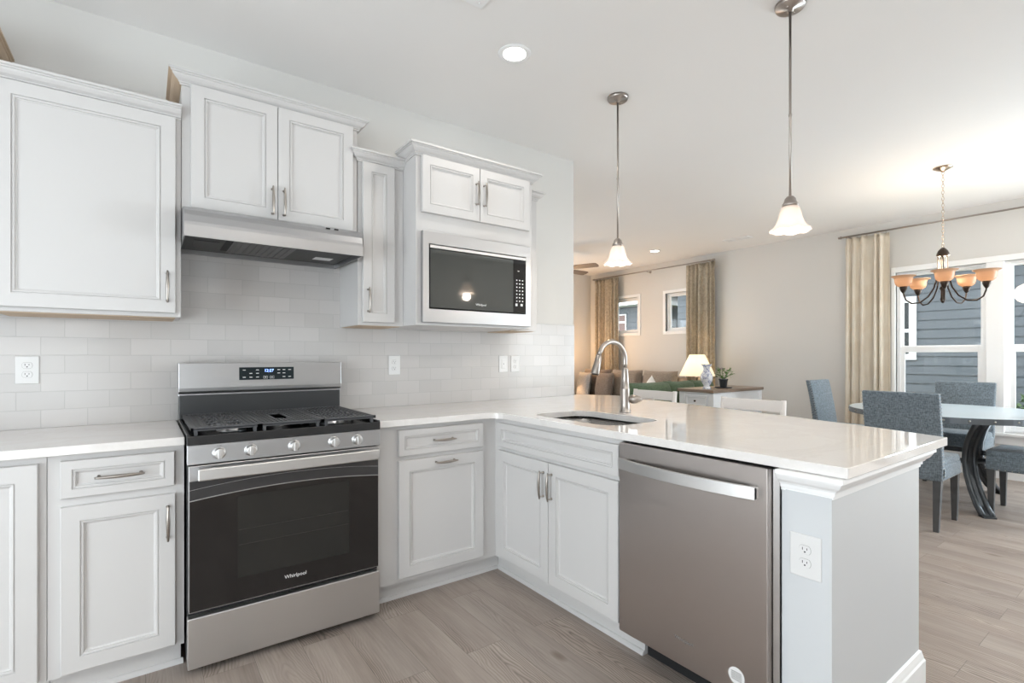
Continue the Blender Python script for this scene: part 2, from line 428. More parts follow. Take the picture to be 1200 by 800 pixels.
def tag(o, label, cat, group=None, kind=None):
    if label: o['label'] = label
    if cat: o['category'] = cat
    if group: o['group'] = group
    if kind: o['kind'] = kind
    return o
def thing(name, label, cat, loc=(0, 0, 0), group=None):
    o = bpy.data.objects.new(name, None); col.objects.link(o); o.location = loc; o.empty_display_size = .1
    return tag(o, label, cat, group)
def structure(o, label=None):
    o['kind'] = 'structure'
    if label: o['label'] = label
    return o
def struct_root(name, loc, label):
    o = bpy.data.objects.new(name, None); col.objects.link(o); o.location = loc; return structure(o, label)
def copy_tree(o, parent=None):
    c = o.copy(); col.objects.link(c); c.parent = parent
    for ch in o.children: copy_tree(ch, c)
    return c
def rbox(x0, x1, y0, y1, z0, z1): return MB().box(x0, x1, y0, y1, z0, z1)
def rrect(x0, x1, y0, y1, r, n=5):
    pts = []
    for cx, cy, a0 in ((x1 - r, y1 - r, 0), (x0 + r, y1 - r, 90), (x0 + r, y0 + r, 180), (x1 - r, y0 + r, 270)):
        for i in range(n + 1):
            a = R(a0 + 90 * i / n); pts.append((cx + r * math.cos(a), cy + r * math.sin(a)))
    return pts
def lettering(name, txt, size, mtx, m, parent, depth=.0004, align='CENTER'):
    c = bpy.data.curves.new(name, 'FONT'); c.body = txt; c.size = size; c.extrude = depth; c.align_x = align; c.align_y = 'CENTER'; c.resolution_u = 3
    t = bpy.data.objects.new('lettering_source', c); col.objects.link(t)
    bpy.context.view_layer.update()
    me = bpy.data.meshes.new_from_object(t.evaluated_get(bpy.context.evaluated_depsgraph_get()))
    bpy.data.objects.remove(t)
    me.transform(mtx); org = Vector((0, 0, 0)); q = parent
    while q is not None: org += q.location; q = q.parent
    me.transform(Matrix.Translation(-org)); me.materials.clear(); me.materials.append(M[m])
    o = bpy.data.objects.new(name, me); col.objects.link(o); o.parent = parent
    return o
FY = lambda x, y, z: Matrix.Translation((x, y, z)) @ Matrix.Rotation(PI / 2, 4, 'X')                                # text facing -Y
FX = lambda x, y, z: Matrix.Translation((x, y, z)) @ Matrix.Rotation(-PI / 2, 4, 'Z') @ Matrix.Rotation(PI / 2, 4, 'X')  # text facing -X

# local door space: x to the right, y into the cabinet (front at 0), z up.
def front_y(x, y, z): return Matrix.Translation((x, y, z))                                         # facing -Y
def front_x(x, y, z): return Matrix.Translation((x, y, z)) @ Matrix.Rotation(-PI / 2, 4, 'Z')      # facing -X, right edge towards -Y

def panel_door(W, H, rw, xf, t=.02, bead=1.0):
    b = MB(); b.xf = xf
    rings = [(0, t), (0, .0025), (.0025, 0), (rw, 0), (rw + .001 * bead, .005), (rw + .004 * bead, .005), (rw + .006 * bead, .0015), (rw + .012 * bead, .0025),
             (rw + .013 * bead, .009), (rw + .017 * bead, .010), (rw + .020 * bead, .012)]
    vs = []; fs = []
    for i, d in rings: vs += [(i, d, i), (W - i, d, i), (W - i, d, H - i), (i, d, H - i)]
    for k in range(len(rings) - 1):
        for j in range(4): fs.append((4 * k + j, 4 * k + (j + 1) % 4, 4 * k + 4 + (j + 1) % 4, 4 * k + 4 + j))
    k = 4 * (len(rings) - 1); fs.append((k, k + 1, k + 2, k + 3)); fs.append((3, 2, 1, 0))
    b.add(vs, fs); return b
def pull(xf, cx, cz, vertical=True, L=.128):
    """arched spindle pull centred at cx, cz in door space"""
    b = MB(); b.xf = xf; n = 13; path = []; rs = []
    for i in range(n):
        t = -1 + 2 * i / (n - 1); d = -.026 - .006 * (1 - t * t); q = t * (L / 2 + .004)
        path.append((cx, d, cz + q) if vertical else (cx + q, d, cz))
        rs.append((.0034 + .0034 * (1 - t * t) ** 1.0) if abs(t) < .86 else (.0052 if abs(t) < .95 else .0036))
    b.tube(path, rs, 8)
    for s in (-1, 1):
        q = s * L / 2 * .9
        p = (cx, 0, cz + q) if vertical else (cx + q, 0, cz)
        b.tube([(p[0], .002, p[2]), (p[0], -.003, p[2]), (p[0], -.005, p[2]), (p[0], -.028, p[2])], [.0062, .0062, .004, .0036], 8)
    return b
def add_door(root, kind, W, H, rw, xf, handle=None, bead=.82):
    d = panel_door(W, H, rw, xf, bead=bead).build(kind, 'cabinet', root)
    if handle: pull(xf, *handle).build('handle', 'pull', d)
    return d
CROWN = [(0, 0), (.007, 0), (.007, .007), (.012, .009), (.012, .014), (.024, .021), (.033, .031), (.036, .038), (.041, .039), (.041, .044), (.048, .046), (.048, .055), (0, .055)]
def crown(path, z, root, k=1.0, m='cabinet', name='crown_molding'):
    return MB().sweep(path, [(o * k, z + q * k) for o, q in CROWN]).build(name, m, root)

# ------------------------------------------------------------------ the room
CEIL = 2.767
structure(rbox(-2.5, 6.95, -4.95, 4.15, -.12, 0).build('floor', 'floor'), 'grey oak plank floor')
structure(rbox(-2.5, 6.95, -4.95, 4.15, CEIL, CEIL + .12).build('ceiling', 'ceiling'), 'flat pale ceiling')
def wall_open(name, axis, c0, c1, a0, a1, openings, m='wall', label=None, z1=CEIL):
    """wall slab between c0 and c1 on its thin axis, a0..a1 along, openings (s0, s1, z0, z1)"""
    b = MB()
    def bx(p0, p1, q0, q1):
        if p1 - p0 < 1e-4 or q1 - q0 < 1e-4: return
        b.box(c0, c1, p0, p1, q0, q1) if axis == 'x' else b.box(p0, p1, c0, c1, q0, q1)
    cur = a0
    for s0, s1, q0, q1 in sorted(openings):
        bx(cur, s0, 0, z1); bx(s0, s1, 0, q0); bx(s0, s1, q1, z1); cur = s1
    bx(cur, a1, 0, z1)
    return structure(b.build(name, m), label)
DW = [(-.895 - .72 - .90 * k, -.895 - .90 * k, .46, 2.16) for k in range(3)]       # three dining units
DIN = [(-3.44, -.875, .46, 2.17)]
LIV = [(1.70, 2.27, 1.63, 2.25), (2.84, 3.42, 1.63, 2.25)]
wall_open('wall_east', 'x', 6.8, 6.95, -4.95, 4.15, LIV + DIN + [(-4.4, -3.5, .46, 2.17)], label='pale wall with dining windows')
wall_open('wall_north_kitchen', 'y', 0, .12, -2.5, 2.627, [], label='kitchen wall behind the cabinets')
wall_open('wall_living_west', 'x', 2.45, 2.627, .12, 4.15, [])
wall_open('wall_north_living', 'y', 4.0, 4.15, 2.627, 6.8, [(3.1, 5.1, .02, 2.1)], label='warm lit wall of the living room')
wall_open('wall_south', 'y', -4.95, -4.8, -2.5, 6.8, [(-2.15, -.55, .02, 2.1), (5.5, 6.7, .02, 2.1)], 'wall_unseen_dark')
wall_open('wall_west', 'x', -2.5, -2.35, -4.8, 0, [(-3.25, -1.35, .15, 2.15)])
zt_ = .912 + .0785 * 7 + .006
structure(MB().prism([(-2.35, .905), (2.627, .905), (2.627, zt_), (.785, zt_), (.785, 1.87), (0, 1.87), (0, zt_), (-2.35, zt_)], -.008, 0, 'y').build('wall_backsplash_tile', 'tile'), 'white subway tile backsplash')
BASE = [(0, 0), (.016, 0), (.016, .095), (.012, .102), (.010, .112), (.006, .128), (0, .132)]
def baseboard(name, path): return structure(MB().sweep(path, BASE).build(name, 'trim'))
baseboard('baseboard_east', [(6.8, 4.0), (6.8, -4.8)])
baseboard('baseboard_north', [(2.627, 4.0), (6.8, 4.0)])
baseboard('baseboard_living_west', [(2.627, .0), (2.627, 4.0)])
baseboard('baseboard_south', [(5.4, -4.8), (-.5, -4.8)])

def window_unit(name, axis_x, y0, y1, z0, z1, rail=None, casing=True, sgn=1, label=None, jl=.035):
    """window in an x = const wall, seen from the low-x side"""
    r = struct_root(name, (axis_x, (y0 + y1) / 2, z0), label)
    X = axis_x
    b = MB()
    b.box(X + .03, X + .10, y0, y0 + jl, z0, z1); b.box(X + .03, X + .10, y1 - jl, y1, z0, z1)
    b.box(X + .03, X + .10, y0 + jl, y1 - jl, z0, z0 + .03); b.box(X + .03, X + .10, y0 + jl, y1 - jl, z1 - .03, z1)
    b.build('window_frame', 'vinyl', r, .003)
    if rail:
        up = MB(); s = .028; a, c = y0 + jl, y1 - jl
        up.box(X + .065, X + .09, a, a + s * .7, rail, z1 - .03); up.box(X + .065, X + .09, c - s * .7, c, rail, z1 - .03)
        q_ = s * .7; up.box(X + .065, X + .09, a + q_, c - q_, z1 - .045, z1 - .03); up.box(X + .065, X + .09, a + q_, c - q_, rail, rail + .04)
        up.build('upper_sash', 'vinyl', r, .002)
        lo = MB(); s = .038
        lo.box(X + .035, X + .064, a, a + s, z0 + .03, rail + .03); lo.box(X + .035, X + .064, c - s, c, z0 + .03, rail + .03)
        lo.box(X + .035, X + .064, a + s, c - s, z0 + .03, z0 + .065); lo.box(X + .035, X + .064, a + s, c - s, rail - .035, rail + .03)
        lo.build('lower_sash', 'vinyl', r, .002)
        rbox(X + .076, X + .080, a + .01, c - .01, rail + .035, z1 - .04).build('glass_pane', 'glass', r)
        rbox(X + .048, X + .052, a + .03, c - .03, z0 + .06, rail - .03).build('glass_pane', 'glass', r)
    else:
        b = MB(); s = .03; a, c = y0 + jl, y1 - jl
        b.box(X + .05, X + .075, a, a + s, z0 + .03, z1 - .03); b.box(X + .05, X + .075, c - s, c, z0 + .03, z1 - .03)
        b.box(X + .05, X + .075, a + s, c - s, z0 + .03, z0 + .055); b.box(X + .05, X + .075, a + s, c - s, z1 - .055, z1 - .03)
        b.build('sash', 'vinyl', r, .002)
        rbox(X + .060, X + .064, a + .02, c - .02, z0 + .05, z1 - .05).build('glass_pane', 'glass', r)
    if casing:
        k = .05; b = MB()
        b.box(X - .014, X + .03, y0 - k, y0, z0 - k, z1 + k); b.box(X - .014, X + .03, y1, y1 + k, z0 - k, z1 + k)
        b.box(X - .014, X + .03, y0, y1, z1, z1 + k); b.box(X - .014, X + .03, y0, y1, z0 - k, z0)
        b.build('window_casing', 'trim', r, .003)
    return r
window_unit('window_1', 6.8, LIV[1][0], LIV[1][1], LIV[1][2], LIV[1][3], label='small square window farther along the living wall')
window_unit('window_2', 6.8, LIV[0][0], LIV[0][1], LIV[0][2], LIV[0][3], label='small square window beside the drape')
for k in range(3):
    y1 = -.875 - .90 * k
    window_unit('window_%d' % (3 + k), 6.8, y1 - .765, y1, .46, 2.17, rail=1.30, casing=False, label='tall double hung dining window')
b = MB()
b.box(6.778, 6.83, -.875, -.835, .40, 2.23); b.box(6.778, 6.83, -3.50, -3.44, .40, 2.23)
b.box(6.778, 6.83, -3.44, -.875, 2.17, 2.23)
for k in range(2): b.box(6.785, 6.90, -1.64 - .90 * k - .135, -1.64 - .90 * k, .46, 2.17)
structure(b.build('trim_1', 'trim', None, .004), 'white casing around the dining windows')
structure(rbox(6.74, 6.83, -3.52, -.82, .43, .46).build('trim_2', 'trim', None, .005), 'white window stool')
structure(rbox(6.782, 6.8, -3.50, -.84, .345, .43).build('trim_3', 'trim', None, .004), 'white apron below the dining windows')
window_unit('window_6', 6.8, -4.4, -3.5, .46, 2.17, rail=1.30, label='added fourth dining window out of view')  # unseen window added for the fill lamp outside it
# openings out of view; the glass doors are added to let in fill light
def window_y(name, x0, x1, z0, z1, Y, bars):
    r = struct_root(name, ((x0 + x1) / 2, Y, z0), None); b = MB()
    b.box(x0, x0 + .05, Y - .1, Y - .04, z0, z1); b.box(x1 - .05, x1, Y - .1, Y - .04, z0, z1); b.box(x0, x1, Y - .1, Y - .04, z0, z0 + .05); b.box(x0, x1, Y - .1, Y - .04, z1 - .05, z1)
    for q in bars: b.box(q - .03, q + .03, Y - .1, Y - .04, z0, z1)
    b.build('window_frame', 'vinyl', r, .004)
    rbox(x0 + .04, x1 - .04, Y - .074, Y - .070, z0 + .04, z1 - .04).build('glass_pane', 'glass', r)
window_y('added_door_3', -2.15, -.55, .02, 2.1, -4.8, [-1.35])
window_y('added_door_1', 5.5, 6.7, .02, 2.1, -4.8, [])
window_n = struct_root('added_door_2', (4.1, 4.0, .02), None)
b = MB(); b.box(3.1, 3.16, 4.04, 4.10, .02, 2.1); b.box(5.04, 5.1, 4.04, 4.10, .02, 2.1); b.box(3.16, 5.04, 4.04, 4.10, .02, .08); b.box(3.16, 5.04, 4.04, 4.10, 2.04, 2.1); b.box(4.06, 4.14, 4.04, 4.10, .08, 2.04); b.build('door_frame', 'vinyl', window_n, .004)
rbox(3.14, 5.06, 4.068, 4.072, .06, 2.06).build('glass_pane', 'glass', window_n)
window_unit('window_7', -2.5, -3.25, -1.35, .15, 2.15, casing=False)

# ------------------------------------------------------------------ upper cabinets
UF, UD = -.31, -.335       # face frame, door front
r = thing('upper_cabinet', 'wide white single-door wall cabinet over the counter beside the range hood', 'cabinet', (-.30, UF, 1.388))
rbox(-.605, 0, UF, -.002, 1.392, 2.262).build('cabinet_body', 'cabinet', r, .001)
rbox(-.585, -.02, UF + .02, -.02, 1.3885, 1.3925).build('underside_panel', 'rawwood', r)
add_door(r, 'door', .565, .847, .052, front_y(-.585, UD, 1.408), (.535, .11))
crown([(-.605, UF), (0, UF)], 2.253, r)
r = thing('upper_cabinet', 'taller white wall cabinet at the corner end of the run, its crown against raw wood', 'cabinet', (-1.0, UF, 1.388))
rbox(-1.45, -.607, UF, -.002, 1.392, 2.425).build('cabinet_body', 'cabinet', r, .001)
add_door(r, 'door', .40, 1.0, .052, front_y(-1.02, UD, 1.408), (.37, .11)); add_door(r, 'door', .40, 1.0, .052, front_y(-1.43, UD, 1.408), (.03, .11))
crown([(-1.45, UF), (-.619, UF)], 2.412, r); crown([(-.619, UF - .0), (-.619, -.01)], 2.412, r, 1.0, 'rawwood', 'crown_return')
r = thing('upper_cabinet', 'white two-door wall cabinet directly above the steel range hood', 'cabinet', (.39, UF, 1.868))
rbox(.002, .782, UF, -.002, 1.868, 2.43).build('cabinet_body', 'cabinet', r, .001)
add_door(r, 'door', .352, .545, .050, front_y(.036, UD, 1.875), (.328, .085)); add_door(r, 'door', .362, .545, .050, front_y(.391, UD, 1.875), (.024, .085))
pth = [(.002, -.01), (.002, UF), (.782, UF), (.782, -.01)]
MB().sweep(pth, [(o, 2.412 + q) for o, q in CROWN], segs=(1, 3)).build('crown_molding', 'cabinet', r)
MB().sweep(pth, [(o, 2.412 + q) for o, q in CROWN], segs=(0, 1)).build('crown_return', 'rawwood', r)
r = thing('upper_cabinet', 'narrow white wall cabinet between the range hood and the microwave housing', 'cabinet', (.91, UF, 1.386))
rbox(.786, 1.042, UF, -.002, 1.388, 2.262).build('cabinet_body', 'cabinet', r, .001)
rbox(.796, 1.03, UF + .02, -.02, 1.385, 1.389).build('underside_panel', 'rawwood', r)
add_door(r, 'door', .178, .85, .046, front_y(.806, UD, 1.404), (.026, .115))
crown([(.786, -.309), (.786, UF), (1.042, UF)], 2.256, r)
MF = -.474
r = thing('upper_cabinet', 'deep white cabinet housing the built-in microwave under two small doors', 'cabinet', (1.44, MF, 1.388))
b = MB()
b.box(1.0435, 1.075, MF, -.002, 1.39, 2.31); b.box(1.80, 1.83, MF, -.002, 1.39, 2.31)
b.box(1.075, 1.80, MF, -.002, 1.39, 1.425); b.box(1.075, 1.80, MF, -.002, 1.88, 2.31); b.box(1.075, 1.80, -.03, -.002, 1.425, 1.88)
b.build('cabinet_body', 'cabinet', r)
add_door(r, 'door', .362, .306, .046, front_y(1.071, MF - .022, 1.996), (.338, .153)); add_door(r, 'door', .362, .306, .046, front_y(1.437, MF - .022, 1.996), (.024, .153))
crown([(1.0435, UF - .0), (1.0435, MF), (1.83, MF), (1.83, UF)], 2.297, r, 1.05)
r = thing('upper_cabinet', 'slim white wall cabinet at the end of the run, past the microwave housing', 'cabinet', (1.92, UF, 1.388))
rbox(1.832, 2.0, UF, -.002, 1.388, 2.262).build('cabinet_body', 'cabinet', r, .001)
rbox(1.80, 1.99, UF + .02, -.02, 1.385, 1.389).build('underside_panel', 'rawwood', r)
crown([(1.832, UF), (2.0, UF), (2.0, -.01)], 2.262, r)

# ------------------------------------------------------------------ range hood
r = thing('range_hood', 'stainless steel under-cabinet range hood above the gas range', 'range hood', (.38, -.2, 1.72))
prof = [(-.012, 1.866), (-.345, 1.866), (-.385, 1.863), (-.415, 1.854), (-.440, 1.838), (-.458, 1.815), (-.468, 1.785), (-.470, 1.7705), (-.472, 1.770), (-.472, 1.722), (-.466, 1.722), (-.466, 1.75), (-.012, 1.75)]
b = MB().prism([(p[0], p[1]) for p in prof], .003, .757, 'x')
b.box(.003, .008, -.466, -.012, 1.722, 1.75); b.box(.752, .757, -.466, -.012, 1.722, 1.75); b.box(.003, .757, -.018, -.012, 1.722, 1.75)
b.build('hood_body', 'steel', r)
M['filter2'] = stainless('filter_mesh_metal', (.2, .2, .2), .45, 'y')
M['filter'] = stainless('dark_underside_metal', (.10, .10, .10), .5, 'y')  # even, darker metal for the hood underside
rbox(.012, .748, -.46, -.02, 1.744, 1.749).build('underside_panel', 'filter', r)
b = MB(); b.box(.20, .47, -.40, -.06, 1.7415, 1.744)
for q in range(9): b.box(.21 + q * .029, .222 + q * .029, -.39, -.07, 1.738, 1.742)
b.build('grease_filter', 'filter2', r)
rbox(.17, .205, -.40, -.10, 1.742, 1.7435).build('fan_opening', 'matteblack', r)
b = MB(); b.box(.05, .15, -.30, -.16, 1.74, 1.7435); b.build('light_lens', 'filter', r, .002)
b = MB(); b.box(.60, .69, -.20, -.13, 1.7425, 1.7438); b.build('warning_label', 'white_mark', r)
b = MB(); b.box(.585, .605, -.4385, -.4335, 1.842, 1.848); b.box(.625, .645, -.4385, -.4335, 1.842, 1.848); b.build('rocker_switch', 'black', r)

# ------------------------------------------------------------------ gas range
r = thing('gas_range', 'stainless steel gas range with black glass oven door between the base cabinets', 'range', (.38, -.36, 0))
rbox(.004, .754, -.655, -.03, .03, .90).build('range_body', 'darkenamel', r)
for x in (.05, .71):
    for y in (-.62, -.08): MB().lathe([(.018, 0), (.018, .032)], (x, y, 0), 10).build('levelling_foot', 'black', r)
d = rbox(.002, .756, -.697, -.656, .032, .2255).build('storage_drawer', 'steel_bright', r, .004)
d = rbox(.006, .752, -.69, -.656, .243, .803).build('oven_door', 'steel', r, .003)
b = rbox(.0085, .7495, -.6925, -.6895, .248, .745); b.build('door_glass', 'ovenglass', d)
b = rbox(.17, .615, -.6933, -.6925, .34, .665); b.build('oven_window', 'ovenwindow', d)
pts = [(.009, .745), (.749, .745)]
for i in range(25): t = i / 24; pts.append((.749 - .74 * t, .672 + .022 * (1 - (2 * t - 1) ** 2)))
MB().prism(pts, -.6938, -.6925, 'y').build('grey_arc_band', 'arc', d)
for zz, k, th, mm in ((.672, .022, .0035, 'steel'), (.712, .024, .0012, 'steel')):
    up = [(.009 + .74 * i / 24, zz + k * (1 - (2 * i / 24 - 1) ** 2)) for i in range(25)]
    MB().prism(up + [(x, z - th) for x, z in up[::-1]], -.6943, -.6932, 'y').build('arc_line', mm, d)
for zz in (.47, .53): rbox(.175, .61, -.6937, -.6933, zz, zz + .0012).build('rack_line', 'rackline', d)
h = MB(); h.box(.033, .738, -.742, -.722, .752, .797); h.build('door_handle', 'steel_bright', d, .004)
for xa in (.04, .69): rbox(xa, xa + .035, -.724, -.69, .76, .79).build('handle_bracket', 'steel', d, .002)
lettering('logo_lettering', 'Whirlpool', .021, FY(.388, -.6932, .298), 'white_mark', d)
rbox(.004, .754, -.665, -.656, .227, .242).build('shadow_gap', 'matteblack', r)
rbox(.004, .754, -.667, -.656, .803, .810).build('vent_gap', 'matteblack', r)
cp = MB().prism([(-.656, .809), (-.699, .809), (-.694, .883), (-.656, .883)], .001, .757, 'x').build('control_panel', 'steel', r, .002)
for kx in (.106, .217, .381, .545, .648):
    kb = MB(); kb.lathe([(.024, 0), (.024, -.004), (.020, -.007), (.019, -.024), (.017, -.027), (0, -.027)], (kx, -.696, .846), 24, axis='y')
    kb.box(kx - .006, kx + .006, -.728, -.715, .827, .865)
    kn = kb.build('control_knob', 'steel_bright', r, .0015)
    mk = MB(); mk.box(kx - .008, kx + .008, -.6962, -.6945, .873, .8745); mk.build('burner_mark', 'grey_mark', kn)
ct = MB(); ct.box(.0, .757, -.70, -.694, .883, .918); ct.box(.0, .010, -.694, -.10, .883, .924); ct.box(.747, .757, -.694, -.10, .883, .924)
ct.box(.010, .747, -.694, -.10, .883, .906); ct.box(.010, .747, -.115, -.10, .906, .924)
ct.build('cooktop', 'black', r, .002)
for bx_, by_, br in ((.17, -.52, .045), (.17, -.25, .036), (.58, -.52, .052), (.58, -.25, .036), (.378, -.39, .04)):
    q = MB(); q.lathe([(br + .012, 0), (br + .012, .006), (br, .008), (br, .016), (0, .016)], (bx_, by_, .906), 24); q.build('burner', 'steel', r)
    q = MB(); q.lathe([(br * .8, 0), (br * .8, .004), (br * .7, .007), (0, .007)], (bx_, by_, .922), 24); q.build('burner_cap', 'iron', r)
def grate(x0, x1, holes):
    y0, y1 = -.678, -.128; b = MB()
    b.plate([(x0, y0), (x1, y0), (x1, y1), (x0, y1)], [[(a, c), (e, c), (e, d_), (a, d_)] for a, e, c, d_ in holes], .938, .942)
    n = int((x1 - x0) / .0165); st = (x1 - x0) / n
    for i in range(n):
        xa = x0 + st * (i + .3); xb = x0 + st * (i + .72)
        cuts = sorted((c, d_) for a, e, c, d_ in holes if xa < e and xb > a); cur = y0 + .012
        for c, d_ in cuts: b.box(xa, xb, cur, c - .004, .942, .9455); cur = d_ + .004
        b.box(xa, xb, cur, y1 - .012, .942, .9455)
    b.box(x0, x1, y0, y0 + .012, .934, .947); b.box(x0, x1, y1 - .012, y1, .934, .947); b.box(x0, x0 + .008, y0, y1, .934, .946); b.box(x1 - .008, x1, y0, y1, .934, .946)
    for x in (x0 + .01, x1 - .022):
        for y in (y0 + .005, (y0 + y1) / 2, y1 - .017): b.box(x, x + .012, y, y + .012, .906, .936)
    return b
def slots(cx, y0, rows=4):
    out = []
    for i in range(rows):
        for sx in (-.066, .010): out.append((cx + sx, cx + sx + .056, y0 + i * .098, y0 + i * .098 + .058))
    return out
grate(.014, .252, slots(.140, -.585)).build('left_grate', 'iron', r)
grate(.256, .500, [(.350, .405, -.52, -.28)]).build('centre_grate', 'iron', r)
grate(.504, .743, slots(.615, -.585)).build('right_grate', 'iron', r)
b = MB(); b.box(.002, .755, -.105, -.03, .906, 1.035); b.build('backguard_riser', 'darkenamel', r, .003)
bg_ = MB().prism([(-.03, 1.03), (-.098, 1.03), (-.098, 1.042), (-.122, 1.052), (-.124, 1.07), (-.118, 1.188), (-.03, 1.188)], .0, .757, 'x').build('backguard', 'steel', r, .002)
dx0, dx1, dz0, dz1 = .252, .508, 1.103, 1.166
dp = MB(); dp.box(dx0, dx1, -.1245, -.117, dz0, dz1); dp = dp.build('display_panel', 'display', bg_, .001)
lettering('clock_digits', '12:27', .020, FY(.388, -.1248, 1.148), 'blue_digit', bg_)
mk = MB()
for i, xx in enumerate((.275, .305, .335, .435, .460, .488)):
    for zz in (1.152, 1.135, 1.116):
        if (i * 3 + int(zz * 1000)) % 5: mk.box(xx - .007, xx + .006, -.1249, -.1243, zz - .0016, zz + .0018)
for xx in (.372, .402):
    mk.box(xx - .010, xx + .010, -.1249, -.1243, 1.120, 1.1212); mk.box(xx - .010, xx + .010, -.1249, -.1243, 1.108, 1.1092)
    mk.box(xx - .010, xx - .009, -.1249, -.1243, 1.108, 1.1212); mk.box(xx + .009, xx + .010, -.1249, -.1243, 1.108, 1.1212)
    mk.box(xx - .004, xx + .004, -.1249, -.1243, 1.113, 1.116)
mk.build('display_marking', 'white_mark', bg_)

# ------------------------------------------------------------------ microwave
r = thing('microwave', 'built-in black glass microwave in a stainless trim frame below two small cabinet doors', 'microwave', (1.436, MF, 1.404))
Y = MF - .026
b = MB(); b.xf = Matrix.Rotation(PI / 2, 4, 'X')
b.plate([(1.071, 1.404), (1.801, 1.404), (1.801, 1.896), (1.071, 1.896)], [[(1.108, 1.478), (1.764, 1.478), (1.764, 1.828), (1.108, 1.828)]], -MF + .001, -Y)
b.build('trim_kit', 'steel', r, .002)
rbox(1.112, 1.76, MF - .018, -.05, 1.482, 1.824).build('microwave_body', 'black', r)
d = rbox(1.112, 1.668, Y - .002, MF - .018, 1.482, 1.824).build('door', 'ovenglass', r, .002)
rbox(1.114, 1.666, Y - .0028, Y - .002, 1.486, 1.80).build('door_window', 'mwglass', d)
rbox(1.112, 1.76, Y - .005, Y - .002, 1.806, 1.822).build('handle_strip', 'steel_bright', r, .001)
cpn = rbox(1.670, 1.76, Y - .002, MF - .018, 1.482, 1.804).build('keypad_panel', 'ovenglass', r, .001)
mk = MB()
for i in range(3):
    for j in range(7):
        xx = 1.693 + i * .022; zz = 1.555 + j * .021
        mk.box(xx - .004, xx + .004, Y - .0026, Y - .0018, zz - .0035, zz + .0035)
mk.box(1.700, 1.712, Y - .0026, Y - .0018, 1.735, 1.739); mk.box(1.684, 1.698, Y - .0026, Y - .0018, 1.525, 1.54); mk.box(1.722, 1.738, Y - .0026, Y - .0018, 1.525, 1.54)
mk.build('key_marking', 'white_mark', cpn)
lettering('logo_lettering', 'Whirlpool', .017, FY(1.437, Y - .0032, 1.516), 'white_mark', d)

# ------------------------------------------------------------------ base cabinets
BF, BD = -.605, -.6250
TK = [(0, 0)]
def shoe(path, root=None):
    o = MB().sweep(path, [(0, 0), (.014, 0), (.012, .009), (.006, .016), (0, .018)]).build('shoe_molding', 'cabinet', root); return o
r = thing('base_cabinet', 'white corner base cabinet with one full-height door, beside the drawer unit', 'cabinet', (-.9, -.3, 0))
rbox(-1.5, -.402, BF, -.01, .10, .878).build('cabinet_body', 'cabinet', r)
rbox(-1.5, -.402, -.545, -.01, 0, .10).build('toe_kick', 'cabinet', r)
add_door(r, 'door', .40, .742, .055, front_y(-.822, BD, .112), (.03, .60))
shoe([(-1.5, -.545), (-.402, -.545)], r)
r = thing('base_cabinet', 'white base cabinet with one drawer over one door, beside the range', 'cabinet', (-.2, -.3, 0))
rbox(-.400, -.004, BF, -.01, .10, .878).build('cabinet_body', 'cabinet', r)
rbox(-.400, -.012, -.545, -.01, 0, .10).build('toe_kick', 'cabinet', r)
add_door(r, 'drawer', .33, .131, .030, front_y(-.365, BD, .725), (.165, .066, False, .135))
add_door(r, 'door', .333, .583, .052, front_y(-.365, BD, .112), (.308, .478, True))
shoe([(-.400, -.545), (-.004, -.545)], r)
r = thing('base_cabinet', 'white base cabinet with a drawer over a pull-out door, in the inner corner', 'cabinet', (1.1, -.3, 0))
rbox(.762, 1.467, BF, -.01, .10, .878).build('cabinet_body', 'cabinet', r)
rbox(.764, 1.527, -.545, -.01, 0, .10).build('toe_kick', 'cabinet', r)
add_door(r, 'drawer', .493, .130, .030, front_y(.882, BD, .726), (.246, .066, False, .118))
add_door(r, 'door', .494, .582, .055, front_y(.882, BD, .1225), (.255, .555, False, .118))
shoe([(.764, -.545), (1.527, -.545)], r)
PF, PD = 1.467, 1.447
r = thing('base_cabinet', 'white sink base cabinet with a false drawer front over two doors', 'cabinet', (1.77, -1.07, 0))
b = MB(); b.box(PF, 2.07, -1.545, -1.525, .10, .878); b.box(PF, 2.07, -.625, BF, .10, .878); b.box(PF, 2.07, -1.525, -.625, .10, .12)
b.box(PF, PF + .02, -1.525, -.625, .12, .878); b.box(2.05, 2.07, -1.525, -.625, .12, .878)
b.build('cabinet_body', 'cabinet', r)
rbox(1.527, 2.07, -1.605, -.547, 0, .098).build('toe_kick', 'cabinet', r)
add_door(r, 'false_drawer_front', .878, .131, .032, front_x(PD, -.655, .725))
add_door(r, 'door', .428, .583, .055, front_x(PD, -.655, .122), (.398, .475)); add_door(r, 'door', .444, .583, .055, front_x(PD, -1.088, .122), (.026, .475))
shoe([(1.527, -.545), (1.527, -1.605)], r)

# ------------------------------------------------------------------ dishwasher
r = thing('dishwasher', 'stainless steel dishwasher with a bowed bar handle in the peninsula', 'dishwasher', (1.75, -1.86, 0))
rbox(1.47, 2.05, -2.172, -1.556, .10, .866).build('tub', 'darkenamel', r)
rbox(1.462, 1.49, -2.180, -2.160, .095, .868).build('side_strip', 'steel_bright', r)
d = rbox(1.434, 1.468, -2.157, -1.550, .108, .872).build('door', 'steel_y', r, .004)
rbox(1.54, 2.05, -2.172, -1.61, .0, .098).build('toe_panel', 'matteblack', r)
pts = []
n = 16
for i in range(n + 1):
    t = -1 + 2 * i / n; pts.append((1.412 - .030 * (1 - t * t), -1.846 + .281 * t))
back = [(x + .014, y) for x, y in pts]
MB().prism(pts + back[::-1], .770, .812, 'z').build('door_handle', 'steel_bright', d, .002)
for ya in (-2.127, -1.592): rbox(1.412, 1.436, ya, ya + .027, .772, .810).build('handle_bracket', 'steel_bright', d, .002)
